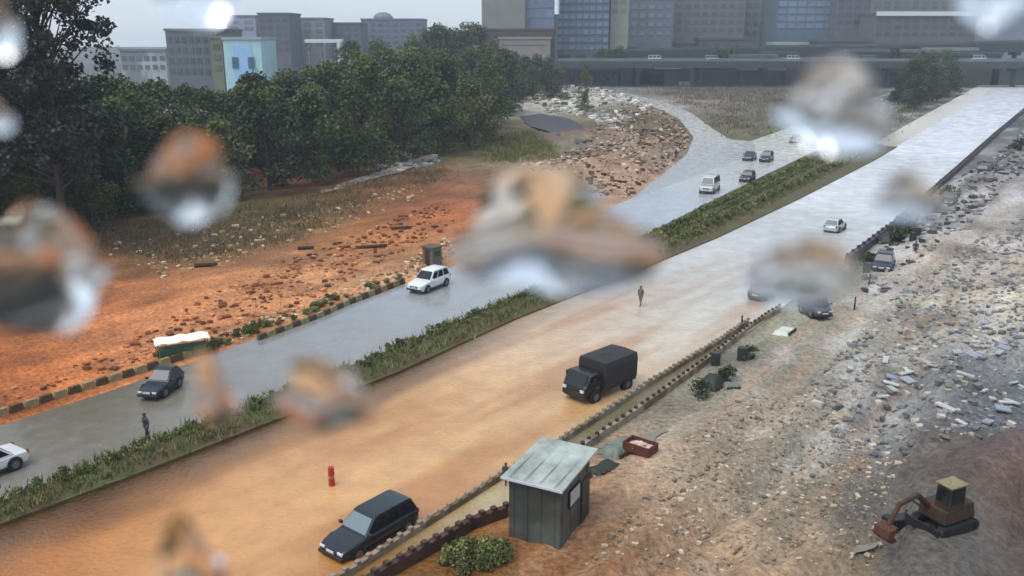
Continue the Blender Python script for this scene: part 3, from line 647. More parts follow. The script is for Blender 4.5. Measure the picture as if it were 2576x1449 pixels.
# black lorry
x, y = at(1508, 985); root = empty('lorry', (x, y, -.1), RN-.12, label='black covered lorry facing the camera at the right edge of the flooded road', cat='lorry')
bk = mat('black_canvas', C(52,48,48,.7), .75, var=.2, scale=2, bump=.03, bscale=3); bp = paint('black', (38,38,38))
MB().loft([ring(*s) for s in [(.9,.9,.45,1.9),(1.9,.95,.4,1.9),(2.25,.92,.4,1.3),(2.4,.86,.45,1.15)]]).build('cab', bp, root, bevel=.05)
G = MB(); G.add([(1.97,-.8,1.35),(1.97,.8,1.35),(1.93,.72,1.8),(1.93,-.72,1.8)], [(0,1,2,3)]); 
MB().box((2.1,0,1.62), (.04,1.5,.5), ry=-.52).build('windscreen', m_glass, root)
MB().box((2.42,0,.7), (.12,1.7,.3)).build('bumper', m_trim, root, bevel=.04)
C_ = MB(); C_.loft([[(x_, -1.05, .8), (x_, -1.08, 2.0), (x_, -1.0, 2.36), (x_, 0, zt), (x_, 1.0, 2.36), (x_, 1.08, 2.0), (x_, 1.05, .8)] for x_, zt in ((-2.3, 2.42), (-1.6, 2.5), (-.8, 2.46), (.1, 2.62), (.75, 2.4))])
C_.build('cargo_cover', bk, root)
MB().box((-.7,0,.68), (3.3,1.9,.2)).build('chassis', m_trim, root)
for s in (-1, 1):
    MB().box((2.42, s*.68, .98), (.1,.26,.16)).build('headlight', m_lamp, root)
    MB().box((1.75, s*1.1, 1.55), (.08,.16,.3)).build('mirror', m_trim, root)
    MB().box((1.4, s*.955, 1.55), (.6,.02,.4)).build('side_window', m_glass, root)
    for xx in (1.5, -1.5):
        wh = empty('wheel', (0,0,0)); wh.parent = root; wh.location = (xx, s*.88, .45)
        MB().tube((0,-.14,0),(0,.14,0),.45,18).build('tyre', m_tyre, wh); MB().tube((0,-.15,0),(0,.15,0),.22,12).build('rim', m_rim, wh)

# mini excavator on the right
x, y = at(2362, 1402); root = empty('excavator', (x, y, ground_z(x, y)), R(205), label='small dirty olive excavator at the lower right, its bucket down on the left', cat='excavator'); root.scale = (.84, .84, .84)
ol = mat('dirty_olive_paint', C(62,50,30,.7), .75, var=.45, scale=2.5, col2=C(84,50,28,.75), bump=.03, bscale=4); ye = mat('faded_yellow_paint', C(140,126,92,.8), .6, var=.35, scale=3)
for s in (-1, 1):
    t = MB(); t.box((0, s*.75, .3), (2.1, .4, .5)); 
    [t.box((-1.1+k_*.2, s*.75, .57), (.09,.44,.05)) for k_ in range(12)]
    t.tube((1.05, s*.75-.2, .3), (1.05, s*.75+.2, .3), .25, 14); t.tube((-1.05, s*.75-.2, .3), (-1.05, s*.75+.2, .3), .25, 14); t.build('track', m_tyre, root, bevel=.03)
MB().box((0,0,.45), (1.2,1.2,.35)).build('undercarriage', m_trim, root)
MB().loft([[(-1.15,-.75,.65),(-1.15,.75,.65),(-1.0,.7,1.5),(-1.0,-.7,1.5)], [(1.0,-.8,.65),(1.0,.8,.65),(.95,.78,1.35),(.95,-.78,1.35)]]).build('engine_body', ol, root, bevel=.06)
cab = MB().box((.25,.32,1.95), (1.1,.85,1.2), top=.92).build('cab', ol, root, bevel=.05)
MB().box((.25,.32,2.58), (1.2,.95,.08)).build('roof', ye, cab, bevel=.02)
for args in (((.82,.32,2.05),(.03,.7,.7)), ((.25,.755,2.05),(.8,.03,.7)), ((.25,-.115,2.05),(.8,.03,.7))): MB().box(*args).build('window', m_glass, cab)
b = MB(); b.tube((.9,-.3,1.2),(1.8,-.3,2.0),.17,6,.15); b.tube((1.8,-.3,2.0),(2.9,-.3,1.75),.16,6,.13); b.build('boom', ol, root)
b = MB(); b.tube((2.9,-.3,1.85),(3.5,-.3,.75),.14,6,.12); b.build('stick', mat('rusty_brown_paint', C(84,48,26,.8), .7, var=.35, scale=3), root)
MB().tube((1.3,-.3,1.2),(2.1,-.3,1.78),.05,8).build('hydraulic_ram', m_rim, root)
b = MB(); [b.box((3.28, -.62+k_*.14, .06), (.16,.06,.06)) for k_ in range(5)]
b.prism([(3.35,.85),(3.9,.75),(4.0,.35),(3.7,.05),(3.3,.1),(3.55,.4)], -.75, .15); b.build('bucket', mat('rusty_brown_paint', None), root, bevel=.02)
MB().box((1.55,0,.35), (.08,1.9,.5)).build('dozer_blade', m_trim, root)
x, y = at(2250, 1368); g = empty('generator', (x, y, ground_z(x, y)), R(10), label='black boxy generator on skids left of the olive excavator', cat='generator')
MB().box((0,0,.4), (1.15,.6,.5)).build('housing', mat('black_enamel', C(30,28,26,.8), .4), g, bevel=.06); MB().box((0,.0,.08), (1.25,.66,.12)).build('skid', m_rust, g); MB().tube((.35,0,.6),(.35,0,.95),.04,8).build('exhaust_pipe', m_rust, g)

# ------------------------------------------------------------------ site cabin
x0, y0 = P(1350, 1378); root = empty('site_cabin', (x0+.15, y0+1.0, ground_z(x0, y0+1)-.05), R(-13), label='dark green-grey site cabin with a pale flat metal roof beside the flooded road', cat='cabin'); root.scale = (1.05, 1.45, 1.0); root.rotation_euler[2] = R(-27); root.location.x += .45; root.location.y += .35
mc = mat('cabin_sheet', C(70,72,66,.8), .55, .0, var=.3, scale=1.6, col2=C(88,94,86,.8)); mr_ = mat('pale_roof_sheet', C(176,182,172,.85), .35, .0, var=.25, scale=2.2, col2=C(146,152,140,.85))
b = MB(); b.box((0,0,1.5), (2.25,2.2,2.9))
for i in range(4): b.box((-.9+i*.6, -1.108, 1.5), (.04,.02,2.8)); b.box((1.133, -.9+i*.6, 1.5), (.02,.04,2.8))
b.build('wall', mc, root)
r_ = MB(); r_.add([(-1.35,-1.3,2.96),(1.35,-1.3,2.96),(1.3,1.45,3.12),(-1.3,1.45,3.12),(-1.35,-1.3,3.04),(1.35,-1.3,3.04),(1.3,1.45,3.2),(-1.3,1.45,3.2)], [(3,2,1,0),(4,5,6,7),(0,1,5,4),(1,2,6,5),(2,3,7,6),(3,0,4,7)])
for i in range(4): r_.box((-1.0+i*.66, .07, 3.13), (.03,2.7,.035), 0)
rf = r_.build('roof', mr_, root); 
MB().box((0,-1.315,3.0), (2.7,.03,.1)).build('fascia', mat('roof_edge', C(200,198,205,.9), .5), rf)
w_ = MB().box((1.16,-.1,2.0), (.05,.75,.7)).build('window', mat('pale_pane', C(170,182,176,.9), .12), root); f = MB()
for a, s in (((1.17,-.5,2.0),(.07,.06,.8)),((1.17,.3,2.0),(.07,.06,.8)),((1.17,-.1,2.38),(.07,.8,.06)),((1.17,-.1,1.62),(.07,.8,.06))): f.box(a, s)
f.build('frame', m_trim, w_)
d = MB().box((1.16,.75,1.2), (.05,.6,2.0)).build('door', mat('cabin_door', C(44,46,42,.8), .5), root); MB().box((1.2,.52,1.15), (.05,.04,.14)).build('handle', m_rim, d)
for xx in (-.9, .9):
    for yy_ in (-.9, .9): MB().box((xx, yy_, -.1), (.3,.3,.5)).build('footing', m_conc, root)

# ------------------------------------------------------------------ other site things
def tarp_heap(px, py, s, label, m, name='covered_stack', cat='covered stack', under=None, seed=1, hz=.6):
    x, y = P(px, py); root = empty(name, (x, y, ground_z(x, y)), random.uniform(0, 1), label=label, cat=cat); r = random.Random(seed)
    nx, ny = 12, 9; vs = []
    for j in range(ny):
        for i in range(nx):
            u, v = i/(nx-1)*2-1, j/(ny-1)*2-1; e = max(abs(u), abs(v)); z = hz*(1-e**6)*(.8+.2*math.sin(3*u+seed))+r.uniform(-.03, .03)
            vs.append((u*s*(1+.08*math.sin(7*v)), v*s*.6*(1+.1*math.sin(5*u)), max(-.05, z*s if e < .99 else -.05)))
    M = MB(); M.add(vs, [(j*nx+i, j*nx+i+1, (j+1)*nx+i+1, (j+1)*nx+i) for j in range(ny-1) for i in range(nx-1)]); M.build('tarpaulin', m, root, smooth=True)
    b = MB()
    for k in range(4): b.box(((k-1.5)*s*.42, -s*.62, .12*s), (s*.3, s*.12, .24*s))
    b.build('crate_edge', under or m_rust, root)
    return root
m_dg = mat('dark_green_tarp', C(38,40,28,.8), .6, var=.35, scale=2); m_wt = mat('white_tarp', C(205,205,190,.85), .5, var=.15, scale=2); m_gt = mat('grey_green_tarp', C(110,122,110,.85), .5, var=.25, scale=1.5)
tarp_heap(1795, 965, 1.1, 'dark olive tarpaulin over a low stack beside the ditch right of the lorry', m_dg, seed=2)
tarp_heap(1840, 975, .55, 'small pale grey tarpaulin bundle right of the dark olive stack', m_gt, seed=3)
tarp_heap(1973, 838, .95, 'white sheet over dark crates on the site below the drop of grey road', m_wt, under=m_trim, seed=4, hz=.3)
tarp_heap(1560, 1140, 1.0, 'grey-green tarpaulin heap just behind the cabin', m_gt, seed=5)
tarp_heap(1520, 1185, .8, 'dark rumpled tarpaulin lying between the cabin and the grey-green heap', m_dg, seed=6, hz=.4)
tarp_heap(2250, 612, 1.9, 'dark green tarpaulin heap at the kerb beside the bright road', m_dg, seed=7)
tarp_heap(2195, 655, 1.3, 'lower dark green heap beside the kerb, left of the bigger one', m_dg, seed=8, hz=.45)
tarp_heap(1465, 1205, .5, 'black bundle leaning at the back corner of the cabin', m_trim, seed=9, hz=1.2)
# wheelbarrow-like red skip behind the cabin
x, y = P(1610, 1150); root = empty('skip', (x, y, ground_z(x, y)), RN+math.pi/2, label='open rusty red skip of pale rubble right of the cabin', cat='skip')
b = MB()
for a, s in (((0,-.45,.35),(1.5,.06,.5)),((0,.45,.35),(1.5,.06,.5)),((-.75,0,.35),(.06,.96,.5)),((.75,0,.35),(.06,.96,.5)),((0,0,.1),(1.5,.9,.06))): b.box(a, s)
b.build('tub', mat('red_rust', C(96,44,30,.8), .7, var=.35, scale=3), root)
def rocks_mb(pts, smin, smax, seed, cols):
    r = random.Random(seed); M = MB()
    base = [(1,0,0),(-1,0,0),(0,1,0),(0,-1,0),(0,0,1),(0,0,-1),(.7,.7,.3),(-.7,.6,.4),(.6,-.7,.5),(-.6,-.7,.3)]
    for (x, y, z) in pts:
        s = smin+(smax-smin)*r.random()**3; c = r.choice(cols); k = r.uniform(.75, 1.2); a = r.uniform(0, 6.28)
        ca, sa = math.cos(a), math.sin(a); f = (r.uniform(.6, 1.5), r.uniform(.6, 1.2), r.uniform(.35, .9)); vs = []
        for bx in ((-1,-1,-1),(1,-1,-1),(1,1,-1),(-1,1,-1),(-1,-1,1),(1,-1,1),(1,1,1),(-1,1,1)):
            q = [bx[i]*f[i]*s*r.uniform(.55, 1) for i in range(3)]; vs.append((x+q[0]*ca-q[1]*sa, y+q[0]*sa+q[1]*ca, z+q[2]+s*.2))
        M.add(vs, [(3,2,1,0),(4,5,6,7),(0,1,5,4),(1,2,6,5),(2,3,7,6),(3,0,4,7)], (c[0]*k, c[1]*k, c[2]*k, 1))
    return M
m_rock = mat('rubble', None, .85, var=.2, scale=4, attr=True)
rocks_mb([(random.uniform(-.6,.6), random.uniform(-.35,.35), .35) for _ in range(50)], .08, .2, 3, [(.55,.42,.34)]).build('rubble_load', m_rock, root)
def L3(*c): return [C(*q)[:3] for q in c]
def rubble(name, pl, n, a, b, seed, cols, label):
    o = rocks_mb(region_pts(pl, n, seed), a, b, seed, cols).build(name, m_rock); tag(o, label=label, cat='rubble', kind='stuff'); return o
rubble('rubble', [(1300,430),(1390,400),(1480,370),(1500,310),(1600,250),(1690,290),(1735,345),(1720,385),(1650,440),(1580,495),(1480,500),(1380,470)], 7500, .05, .42, 1,
       L3((180,150,125),(150,118,92),(100,78,60),(205,186,164),(56,44,36),(176,144,116),(96,70,50),(78,60,46)), 'heaps of broken stone and earth inside the bend of the slip road')
rubble('pale_rubble', [(1320,240),(1400,215),(1520,225),(1640,262),(1600,330),(1520,340),(1490,300),(1380,290)], 2600, .12, 1.0, 2, L3((205,200,190),(178,172,158),(140,136,120),(215,212,205),(90,88,70)), 'pale grey boulders and spoil above the dark pool')
rubble('gravel_debris', [(2000,1000),(2150,850),(2300,700),(2576,560),(2620,1150),(2450,1180),(2250,1200),(2120,1130)], 3200, .03, .26, 3, L3((150,146,140),(120,122,126),(90,94,98),(175,165,150),(130,122,112),(110,104,98)), 'grey stones and scraps strewn over the right of the site')
rubble('site_stones', [(1450,1449),(1600,1300),(1700,1150),(1850,1000),(2100,1000),(2250,1200),(2200,1449)], 3000, .02, .13, 4, L3((165,146,122),(130,112,90),(180,165,145),(110,98,80),(140,125,105)), 'small stones scattered over the beige site ground')
rubble('verge_stones', [(500,860),(700,790),(1000,680),(1120,600),(1150,640),(1020,700),(760,790),(560,870)], 900, .04, .22, 5, L3((190,150,115),(120,90,60),(205,180,150)), 'stones and clods on the sandy verge')
rubble('mud_clods', [(0,1000),(300,880),(640,700),(900,600),(1100,520),(1160,560),(1000,650),(640,830),(300,930),(0,1020)], 1400, .04, .3, 6, L3((160,95,50),(120,66,34),(190,130,85),(96,60,36)), 'red brown clods on the mud bank')
rubble('roadside_rubble', [(2140,700),(2260,600),(2420,470),(2576,330),(2600,420),(2450,560),(2300,680),(2200,760)], 1300, .06, .5, 7, L3((120,118,118),(80,78,80),(160,156,150),(60,58,56)), 'dark grey broken rubble behind the site kerb')
rubble('path_spoil', [(940,400),(1010,395),(1090,385),(1110,420),(1040,440),(960,450)], 260, .1, .6, 9, L3((190,192,186),(150,156,150),(90,96,90)), 'whitish spoil beside the path at the foot of the wood')
rubble('left_slope_stones', [(230,640),(500,600),(800,540),(1050,480),(1100,500),(900,570),(600,680),(400,720)], 500, .05, .3, 8, L3((200,180,140),(150,120,80)), 'pale stones in the brown scrub slope')
# boards and sheets
bmw = mat('pale_board', C(186,184,176,.82), .6, var=.2, scale=3, objvar=.15); bmg = mat('grey_board', C(150,156,162,.85), .6, var=.2, scale=3, objvar=.2)
bw = MB().box((0,0,.05), (1.1,.32,.08)).mesh('board', bmw); bg = MB().box((0,0,.06), (.8,.6,.1)).mesh('panel', bmg)
for i, (x, y, z) in enumerate(region_pts([(2180,960),(2330,850),(2500,820),(2576,900),(2560,1080),(2420,1150),(2260,1150)], 34, 12)):
    o = meshobj('board', bw if i % 3 else bg); o.location = (x, y, z+.1); o.rotation_euler = (random.uniform(-.15,.15), random.uniform(-.15,.15), random.uniform(0, 3.14))
    s = random.uniform(.4, 1.1); o.scale = (s, s, 1)
    tag(o, 'pale board lying among the grey debris on the right of the site' if i % 3 else 'squarish grey panel lying among the debris on the right of the site', 'board' if i % 3 else 'panel', 'pale boards among the debris' if i % 3 else 'grey panels among the debris')
# dark posts / stakes by the site
stake = MB().tube((0,0,-.2),(0,0,1.1),.08,8,.06).mesh('stake', m_trim)
for i, (px, py) in enumerate([(1865,825),(2185,725),(2150,770),(2170,690),(2160,640)]):
    x, y = P(px, py); o = meshobj('stake', stake); o.location = (x, y, ground_z(x, y)); tag(o, 'short black stake at the edge of the site road' if i else 'black stake standing on the end of the pale drain wall', 'stake', 'black stakes along the site edge' if i else None)
drum = MB().tube((0,0,0),(0,0,.9),.3,14); drum.tube((0,0,.3),(0,0,.34),.32,14); drum.tube((0,0,.6),(0,0,.64),.32,14); drumm = drum.mesh('drum', mat('dark_drum', C(50,54,50,.8), .5, var=.3, scale=3))
for i, (px, py) in enumerate([(2292,628),(2305,620),(2352,528),(2366,520),(2440,455),(2462,448),(2205,675),(2180,690),(1865,905),(1800,915)]):
    x, y = P(px, py); o = meshobj('drum', drumm); o.location = (x, y, ground_z(x, y)); tag(o, 'dark steel drum standing at the edge of the site', 'drum', 'dark drums along the site edge')
for px, py, s_ in [(2268,600,2.2),(2255,625,1.8),(2285,612,1.5),(2190,668,1.7),(2380,500,1.6),(2480,430,2.2),(2560,380,2.4),(2150,690,1.3),(1880,900,1.2),(1760,990,1.3),(1830,960,1.1)]:
    x, y = P(px, py); shrub(x, y, ground_z(x, y), s_, me=shrub_dark, label='dark leafy weed clump growing along the edge of the site', cat='plant', group='dark weed clumps along the site edge')
# cones / pipes / logs
for i, (px, py, l, a, lab) in enumerate([(935,632,3.2,.35,'dark brown log lying on the mud left of the booth'),(770,640,1.6,.2,'short dark log at the upper edge of the orange mud'),(1010,585,2.2,.3,'brown log lying on the rubble above the booth'),(520,690,2.0,.25,'short dark log on the brown slope above the red mud')]):
    x, y = P(px, py); o = MB().tube((-l/2,0,.16),(l/2,.1,.2),.2,9,.15).build('log', mat('dark_wood', C(64,40,24,.8), .85, var=.3, scale=3)); o.location = (x, y, ground_z(x, y)); o.rotation_euler[2] = a; tag(o, lab, 'log')
# roadside booth above the white car
x, y = P(1088, 668); root = empty('booth', (x, y, ground_z(x, y)), RN, label='small grey-brown roadside booth behind the white car', cat='booth')
MB().box((0,0,.9), (1.3,1.3,1.8)).build('wall', mat('booth_board', C(112,104,88,.8), .7, var=.25, scale=3), root, bevel=.02); MB().box((0,0,1.86), (1.6,1.6,.1)).build('roof', mat('booth_roof', C(96,80,66,.8), .7), root)
MB().box((.66,0,.85), (.04,.6,1.5)).build('door', m_rust, root); MB().box((0,.66,1.25), (.6,.04,.5)).build('window', m_glass, root)
# cream awning stall
x, y = P(460, 893); root = empty('market_stall', (x, y, ground_z(x, y)), R(28), label='roadside stall with a cream awning over a green counter beyond the striped barrier', cat='stall')
n = 9; vs = []
for j in range(5):
    for i in range(n): u, v = i/(n-1)*2-1, j/4*2-1; vs.append((u*1.75, v*.8, 1.25+.22*(1-abs(v))+.06*math.cos(u*9)))
M = MB(); M.add(vs, [(j*n+i, j*n+i+1, (j+1)*n+i+1, (j+1)*n+i) for j in range(4) for i in range(n-1)])
o = M.build('awning', mat('cream_canvas', C(244,240,212,.98), .7, var=.05, scale=2), root); sd = o.modifiers.new('s', 'SOLIDIFY'); sd.thickness = .04
MB().box((0,0,.35), (3.0,1.0,.7)).build('counter', mat('green_board', C(60,96,66,.8), .6, var=.25, scale=2), root, bevel=.03)
for sx in (-1,1):
    for sy in (-1,1): MB().tube((sx*1.6,sy*.7,0),(sx*1.6,sy*.7,1.28),.035,7).build('pole', m_trim, root)
# red marker post in the flood
x, y = P(835, 1222); root = empty('marker_post', (x, y, 0), 0, label='red marker post standing alone in the orange flood water left of the pickup', cat='marker post')
mrd = mat('red_plastic', C(168,50,26,.9), .4, var=.12, scale=4)
MB().tube((0,0,-.1),(0,0,.42),.16,14,.15).build('lower_sleeve', mrd, root); MB().tube((0,0,.42),(0,0,.58),.13,14).build('band', mat('orange_band', C(196,110,70,.9), .4), root); MB().tube((0,0,.58),(0,0,1.0),.16,14,.14).build('upper_sleeve', mrd, root)
# lamp poles
def pole(px, py, h, label, m=None, r=.09, arm=True):
    x, y = P(px, py); root = empty('street_lamp', (x, y, ground_z(x, y)), 0, label=label, cat='street lamp'); m = m or mat('galvanised', C(150,154,156,.8), .5, .4)
    MB().tube((0,0,0),(0,0,h),r,8,r*.6).build('pole', m, root)
    if arm: MB().tube((0,0,h-.05),(1.6,0,h+.25),.05,6).build('arm', m, root); MB().box((1.9,0,h+.25), (.7,.25,.12)).build('lamp_head', m, root)
x, _ = ZD(1401, 10, 330); root = empty('mast', (x, 330, 0), 0, label='white mast standing in front of the blue glass tower at the top', cat='mast'); z1 = ZD(1401, 36, 330)[1]
MB().tube((0,0,0),(0,0,z1),.5,8,.35).build('lower_pole', mat('grey_mast', C(90,95,100,.8), .6), root); MB().tube((0,0,z1),(0,0,z1+16),.85,10,.85).build('upper_pole', mat('white_mast', C(225,230,235), .5), root)

# ------------------------------------------------------------------ people
m_skin = mat('skin', C(110,78,58,.85), .6); 
def person(px, py, rz, top, leg, label, step=.18, h=1.68):
    x, y = P(px, py); k = h/1.7
    J = [((0,0,.93),(.15,.11)),((0,0,1.12),(.14,.1)),((.01,0,1.32),(.17,.11)),((.02,0,1.45),(.08,.07)),((.03,0,1.52),(.055,.055)),((.04,0,1.6),(.09,.085)),((.04,0,1.68),(.08,.075))]
    E_ = [(i, i+1) for i in range(6)]
    for s in (-1, 1):
        a = len(J); J += [((.01,s*.19,1.4),(.06,.06)),((-.02*s,s*.24,1.13),(.045,.045)),((.1*s+.06,s*.24,.9),(.035,.035)),((.12*s+.08,s*.24,.82),(.035,.02))]; E_ += [(2, a),(a, a+1),(a+1, a+2),(a+2, a+3)]
        a = len(J); J += [((0,s*.1,.86),(.1,.1)),((s*step*.6,s*.1,.48),(.068,.068)),((s*step,s*.1,.09),(.045,.045)),((s*step+.14,s*.1,.04),(.045,.035))]; E_ += [(0, a),(a, a+1),(a+1, a+2),(a+2, a+3)]
    me = bpy.data.meshes.new('person'); me.from_pydata([j[0] for j in J], E_, []); o = meshobj('person', me); o.location = (x, y, 0); o.rotation_euler[2] = rz; o.scale = (k, k, k)
    md = o.modifiers.new('skin', 'SKIN'); md.use_smooth_shade = True
    for i, j in enumerate(J): me.skin_vertices[0].data[i].radius = j[1]; me.skin_vertices[0].data[i].use_root = (i == 0)
    o.modifiers.new('sub', 'SUBSURF').render_levels = 1
    dg = bpy.context.evaluated_depsgraph_get(); ev = bpy.data.meshes.new_from_object(o.evaluated_get(dg)); o.modifiers.clear(); o.data = ev
    ev.materials.clear()
    for m in (m_skin, leg): ev.materials.append(m)
    for p_ in ev.polygons: p_.material_index = 1 if p_.center.z < .95 and abs(p_.center.y) < .19 else 0
    sh = bmesh.new(); sh.from_mesh(ev)
    bmesh.ops.delete(sh, geom=[f for f in sh.faces if not (.84 < f.calc_center_median().z < 1.47 and (f.calc_center_median().z > 1.12 or abs(f.calc_center_median().y) < .19))], context='FACES')
    for v in sh.verts: v.co += v.normal*.018
    sm = bpy.data.meshes.new('shirt'); sh.to_mesh(sm); sh.free(); sm.materials.clear(); sm.materials.append(top)
    for p_ in sm.polygons: p_.material_index = 0
    meshobj('shirt', sm, o)
    hb = bmesh.new(); bmesh.ops.create_uvsphere(hb, u_segments=14, v_segments=9, radius=.1); bmesh.ops.delete(hb, geom=[v for v in hb.verts if v.co.z < -.02 and v.co.x > -.02], context='VERTS')
    hm = bpy.data.meshes.new('hair'); hb.to_mesh(hm); hb.free(); hm.materials.append(m_trim); ho = meshobj('hair', hm, o); ho.location = (.03,0,1.64)
    tag(o, label, 'person'); return o
m_dk = mat('dark_cloth', C(58,60,66,.8), .8); m_gy = mat('grey_cloth', C(110,108,102,.8), .8)
person(372, 1112, RN, m_dk, m_dk, 'person in dark clothes walking on the far carriageway below the dark hatchback')
person(1611, 770, RN, m_gy, m_gy, 'person in grey clothes standing in the shallow water of the near carriageway')
person(1272, 1222, R(60), m_dk, m_dk, 'person in dark clothes at the road edge behind the left corner of the cabin', h=1.2)
person(2300, 648, RN, m_dk, m_gy, 'person in a dark shirt standing among the dark heaps at the kerb')
person(2410, 505, RN, m_gy, m_dk, 'person in a grey shirt walking behind the site kerb')
person(1700, 400, RN, m_dk, m_dk, 'person in dark clothes walking on the slip road near the rubble', h=1.7)

# ------------------------------------------------------------------ skyline
m_win = mat('far_window', C(70,80,92,.8), .25, var=.15, scale=.2, objvar=.3)
WM = {}
def building(px0, px1, ytop, D, depth, col, rows, cols_, label, name='building', cat='building', col2=None, roofcol=None, band=False, rz=0, wm=None, zb=0, rx=.62, rh=.5, rows0=None, base_y=None):
    x0, z1 = ZD(px0, ytop, D); x1, _ = ZD(px1, ytop, D); w = x1-x0; xc = (x0+x1)/2
    mw = mat('facade_'+'_'.join(map(str, col)), C(*col, .85), .8, var=.12, scale=.25, col2=col2 and C(*col2, .85))
    root = empty(name, (xc, D+depth/2, 0), rz, label=label, cat=cat)
    MB().box((0,0,z1/2), (w, depth, z1)).build('wall', mw, root)
    MB().box((0,0,z1+.4), (w+.8, depth+.8, .8 if name != 'shed' else 1.3)).build('roof', mat('roof_'+'_'.join(map(str, roofcol or col)), C(*(roofcol or col), .8), .7, var=.15, scale=.3), root)
    wmat = wm or m_win; zlow = max(1.5, (rows0 if rows0 is not None else z1-rows*3.6))
    rhh = (z1-1-zlow)/max(1, rows); cw = w/max(1, cols_)
    wmat = wmat if wm else mat('window_'+'_'.join(map(str, col)), C(*[q*.82 for q in col], .8), .3, var=.15, scale=.2, objvar=.2)
    wmesh = MB().box((0,0,0), (cw*rx, .3, rhh*rh)).mesh('window', wmat)
    for r_ in range(rows):
        for c_ in range(cols_):
            o = meshobj('window', wmesh, root); o.location = (-w/2+cw*(c_+.5), -depth/2-.05, zlow+rhh*(r_+.5))
    return root, z1, w
building(300, 415, 128, 330, 25, (130,136,140), 2, 6, 'low pale grey building between the tall left tree and the grey block', col2=(190,194,196))
building(415, 540, 78, 300, 30, (104,110,114), 4, 7, 'plain mid-grey block left of the pale cyan building')
building(528, 556, 96, 292, 8, (122,120,98), 3, 1, 'narrow olive yellow building beside the pale cyan one')
rt, z1, w = building(560, 655, 100, 285, 18, (172,208,214), 1, 1, 'pale cyan building with two dark blue windows rising from the wood', wm=mat('sky_blue_panel', C(150,190,225,.9), .4), rx=.5, rh=.9, rows0=6, roofcol=(150,170,172))
for px, pw in ((592, 1.9), (632, 1.9)):
    xx, zz = ZD(px, 158, 284.6); o = MB().box((0,0,0), (pw,.25,3.4), 0).build('blue_window', mat('deep_blue_window', C(62,98,122,.9), .3), rt); o.location = (xx-rt.location.x, -9.35, zz)
building(568, 642, 42, 470, 25, (160,164,178), 2, 2, 'lilac grey tower block with a darker roof strip behind the pale cyan building', roofcol=(120,126,136))
building(648, 726, 36, 450, 25, (98,98,108), 5, 4, 'darkest grey tower block in the left skyline', roofcol=(96,106,116))
building(728, 815, 48, 480, 25, (136,142,148), 4, 3, 'pale grey block with banded floors right of the darkest tower')
building(812, 905, 60, 500, 25, (100,108,116), 3, 5, 'blue-grey block stepping down right of the banded one')
building(908, 1062, 50, 540, 30, (118,122,134), 4, 8, 'wide lilac grey building with a domed stair head on its roof')
xx, zz = ZD(958, 50, 545); o = [c for c in bpy.data.objects if c.get('label', '').startswith('wide lilac')][0]
MB().loft([[(xx-o.location.x+rr*math.cos(t*math.pi/6), rr*math.sin(t*math.pi/6), zz+.5+hh) for t in range(12)] for rr, hh in ((6,0),(5.8,1.5),(4.4,3),(2,4))]).build('dome', mat('roof_118_122_134', None), o)
# white canopy
x0, z0 = ZD(768, 103, 300); x1, _ = ZD(862, 103, 300); root = empty('canopy', ((x0+x1)/2, 303, 0), 0, label='flat white canopy on posts standing above the wood in the left skyline', cat='canopy'); w = x1-x0
MB().box((0,0,z0), (w,8,1.1)).build('roof', mat('white_sheet', C(205,212,212,.9), .5), root); MB().box((w/2-.9,0,z0/2-.3), (1.8,8,z0-.6)).build('end_wall', mat('white_sheet', None), root)
for k in range(3): MB().tube((-w/2+1+k*w*.35,-3,0),(-w/2+1+k*w*.35,-3,z0-.5),.3,6).build('post', m_conc, root)
m_gl = mat('blue_glass', C(120,134,156,.8), .2, var=.15, scale=.15, objvar=.15)
building(1210, 1322, -160, 400, 30, (138,136,132), 6, 3, 'large pale concrete building with an overhang at the top centre', rows0=44, rx=.3)
building(1322, 1396, -160, 404, 26, (118,130,150), 8, 3, 'blue-tinted glass wing joined to the pale concrete building', wm=m_gl, rows0=28, rx=.85, rh=.8)
building(1206, 1396, 76, 392, 12, (84,76,70), 1, 6, 'dark brown lower storeys under the pale concrete building', roofcol=(90,84,78))
building(1255, 1385, 98, 382, 10, (150,140,132), 1, 1, 'low pinkish wall block at the foot of the pale concrete building', rx=.9, rh=.1, roofcol=(160,150,142))
building(1402, 1540, -200, 420, 35, (92,102,112), 16, 8, 'tall blue-grey glass tower with a fine window grid', wm=m_gl, rows0=14, rx=.8, rh=.6)
building(1540, 1585, -100, 430, 20, (170,168,150), 6, 2, 'narrow cream tower right of the glass tower', rows0=30)
building(1588, 1700, -90, 470, 30, (112,118,122), 8, 5, 'grey office block behind the cream tower', wm=m_gl, rows0=20)
building(1702, 1880, -60, 500, 30, (118,116,118), 7, 8, 'wide brownish grey block at the top right of centre', rows0=22)
building(1884, 1960, -120, 520, 30, (134,138,138), 9, 4, 'pale grey slab block left of the teal building', rows0=20)
building(1965, 2110, -80, 480, 30, (92,112,122), 8, 6, 'teal grey glass building at the upper right', wm=m_gl, rows0=24, rx=.85, rh=.7)
building(2114, 2200, -70, 470, 30, (100,100,106), 7, 4, 'dark purplish grey block beside the white parapet building', rows0=26)
rt, z1, w = building(2204, 2460, 36, 450, 30, (104,104,98), 3, 11, 'long grey building with a bright white parapet line at the upper right')
MB().box((0,-15.6,z1+.3), (w,.8,2.0)).build('parapet', mat('white_parapet', C(222,222,214,.95), .6), rt)
building(2180, 2470, -60, 560, 30, (112,116,112), 7, 12, 'hazy slab block behind the white parapet building', rows0=36)
building(2470, 2640, -60, 600, 30, (120,126,136), 7, 8, 'hazy bluish block at the top right corner', rows0=30)
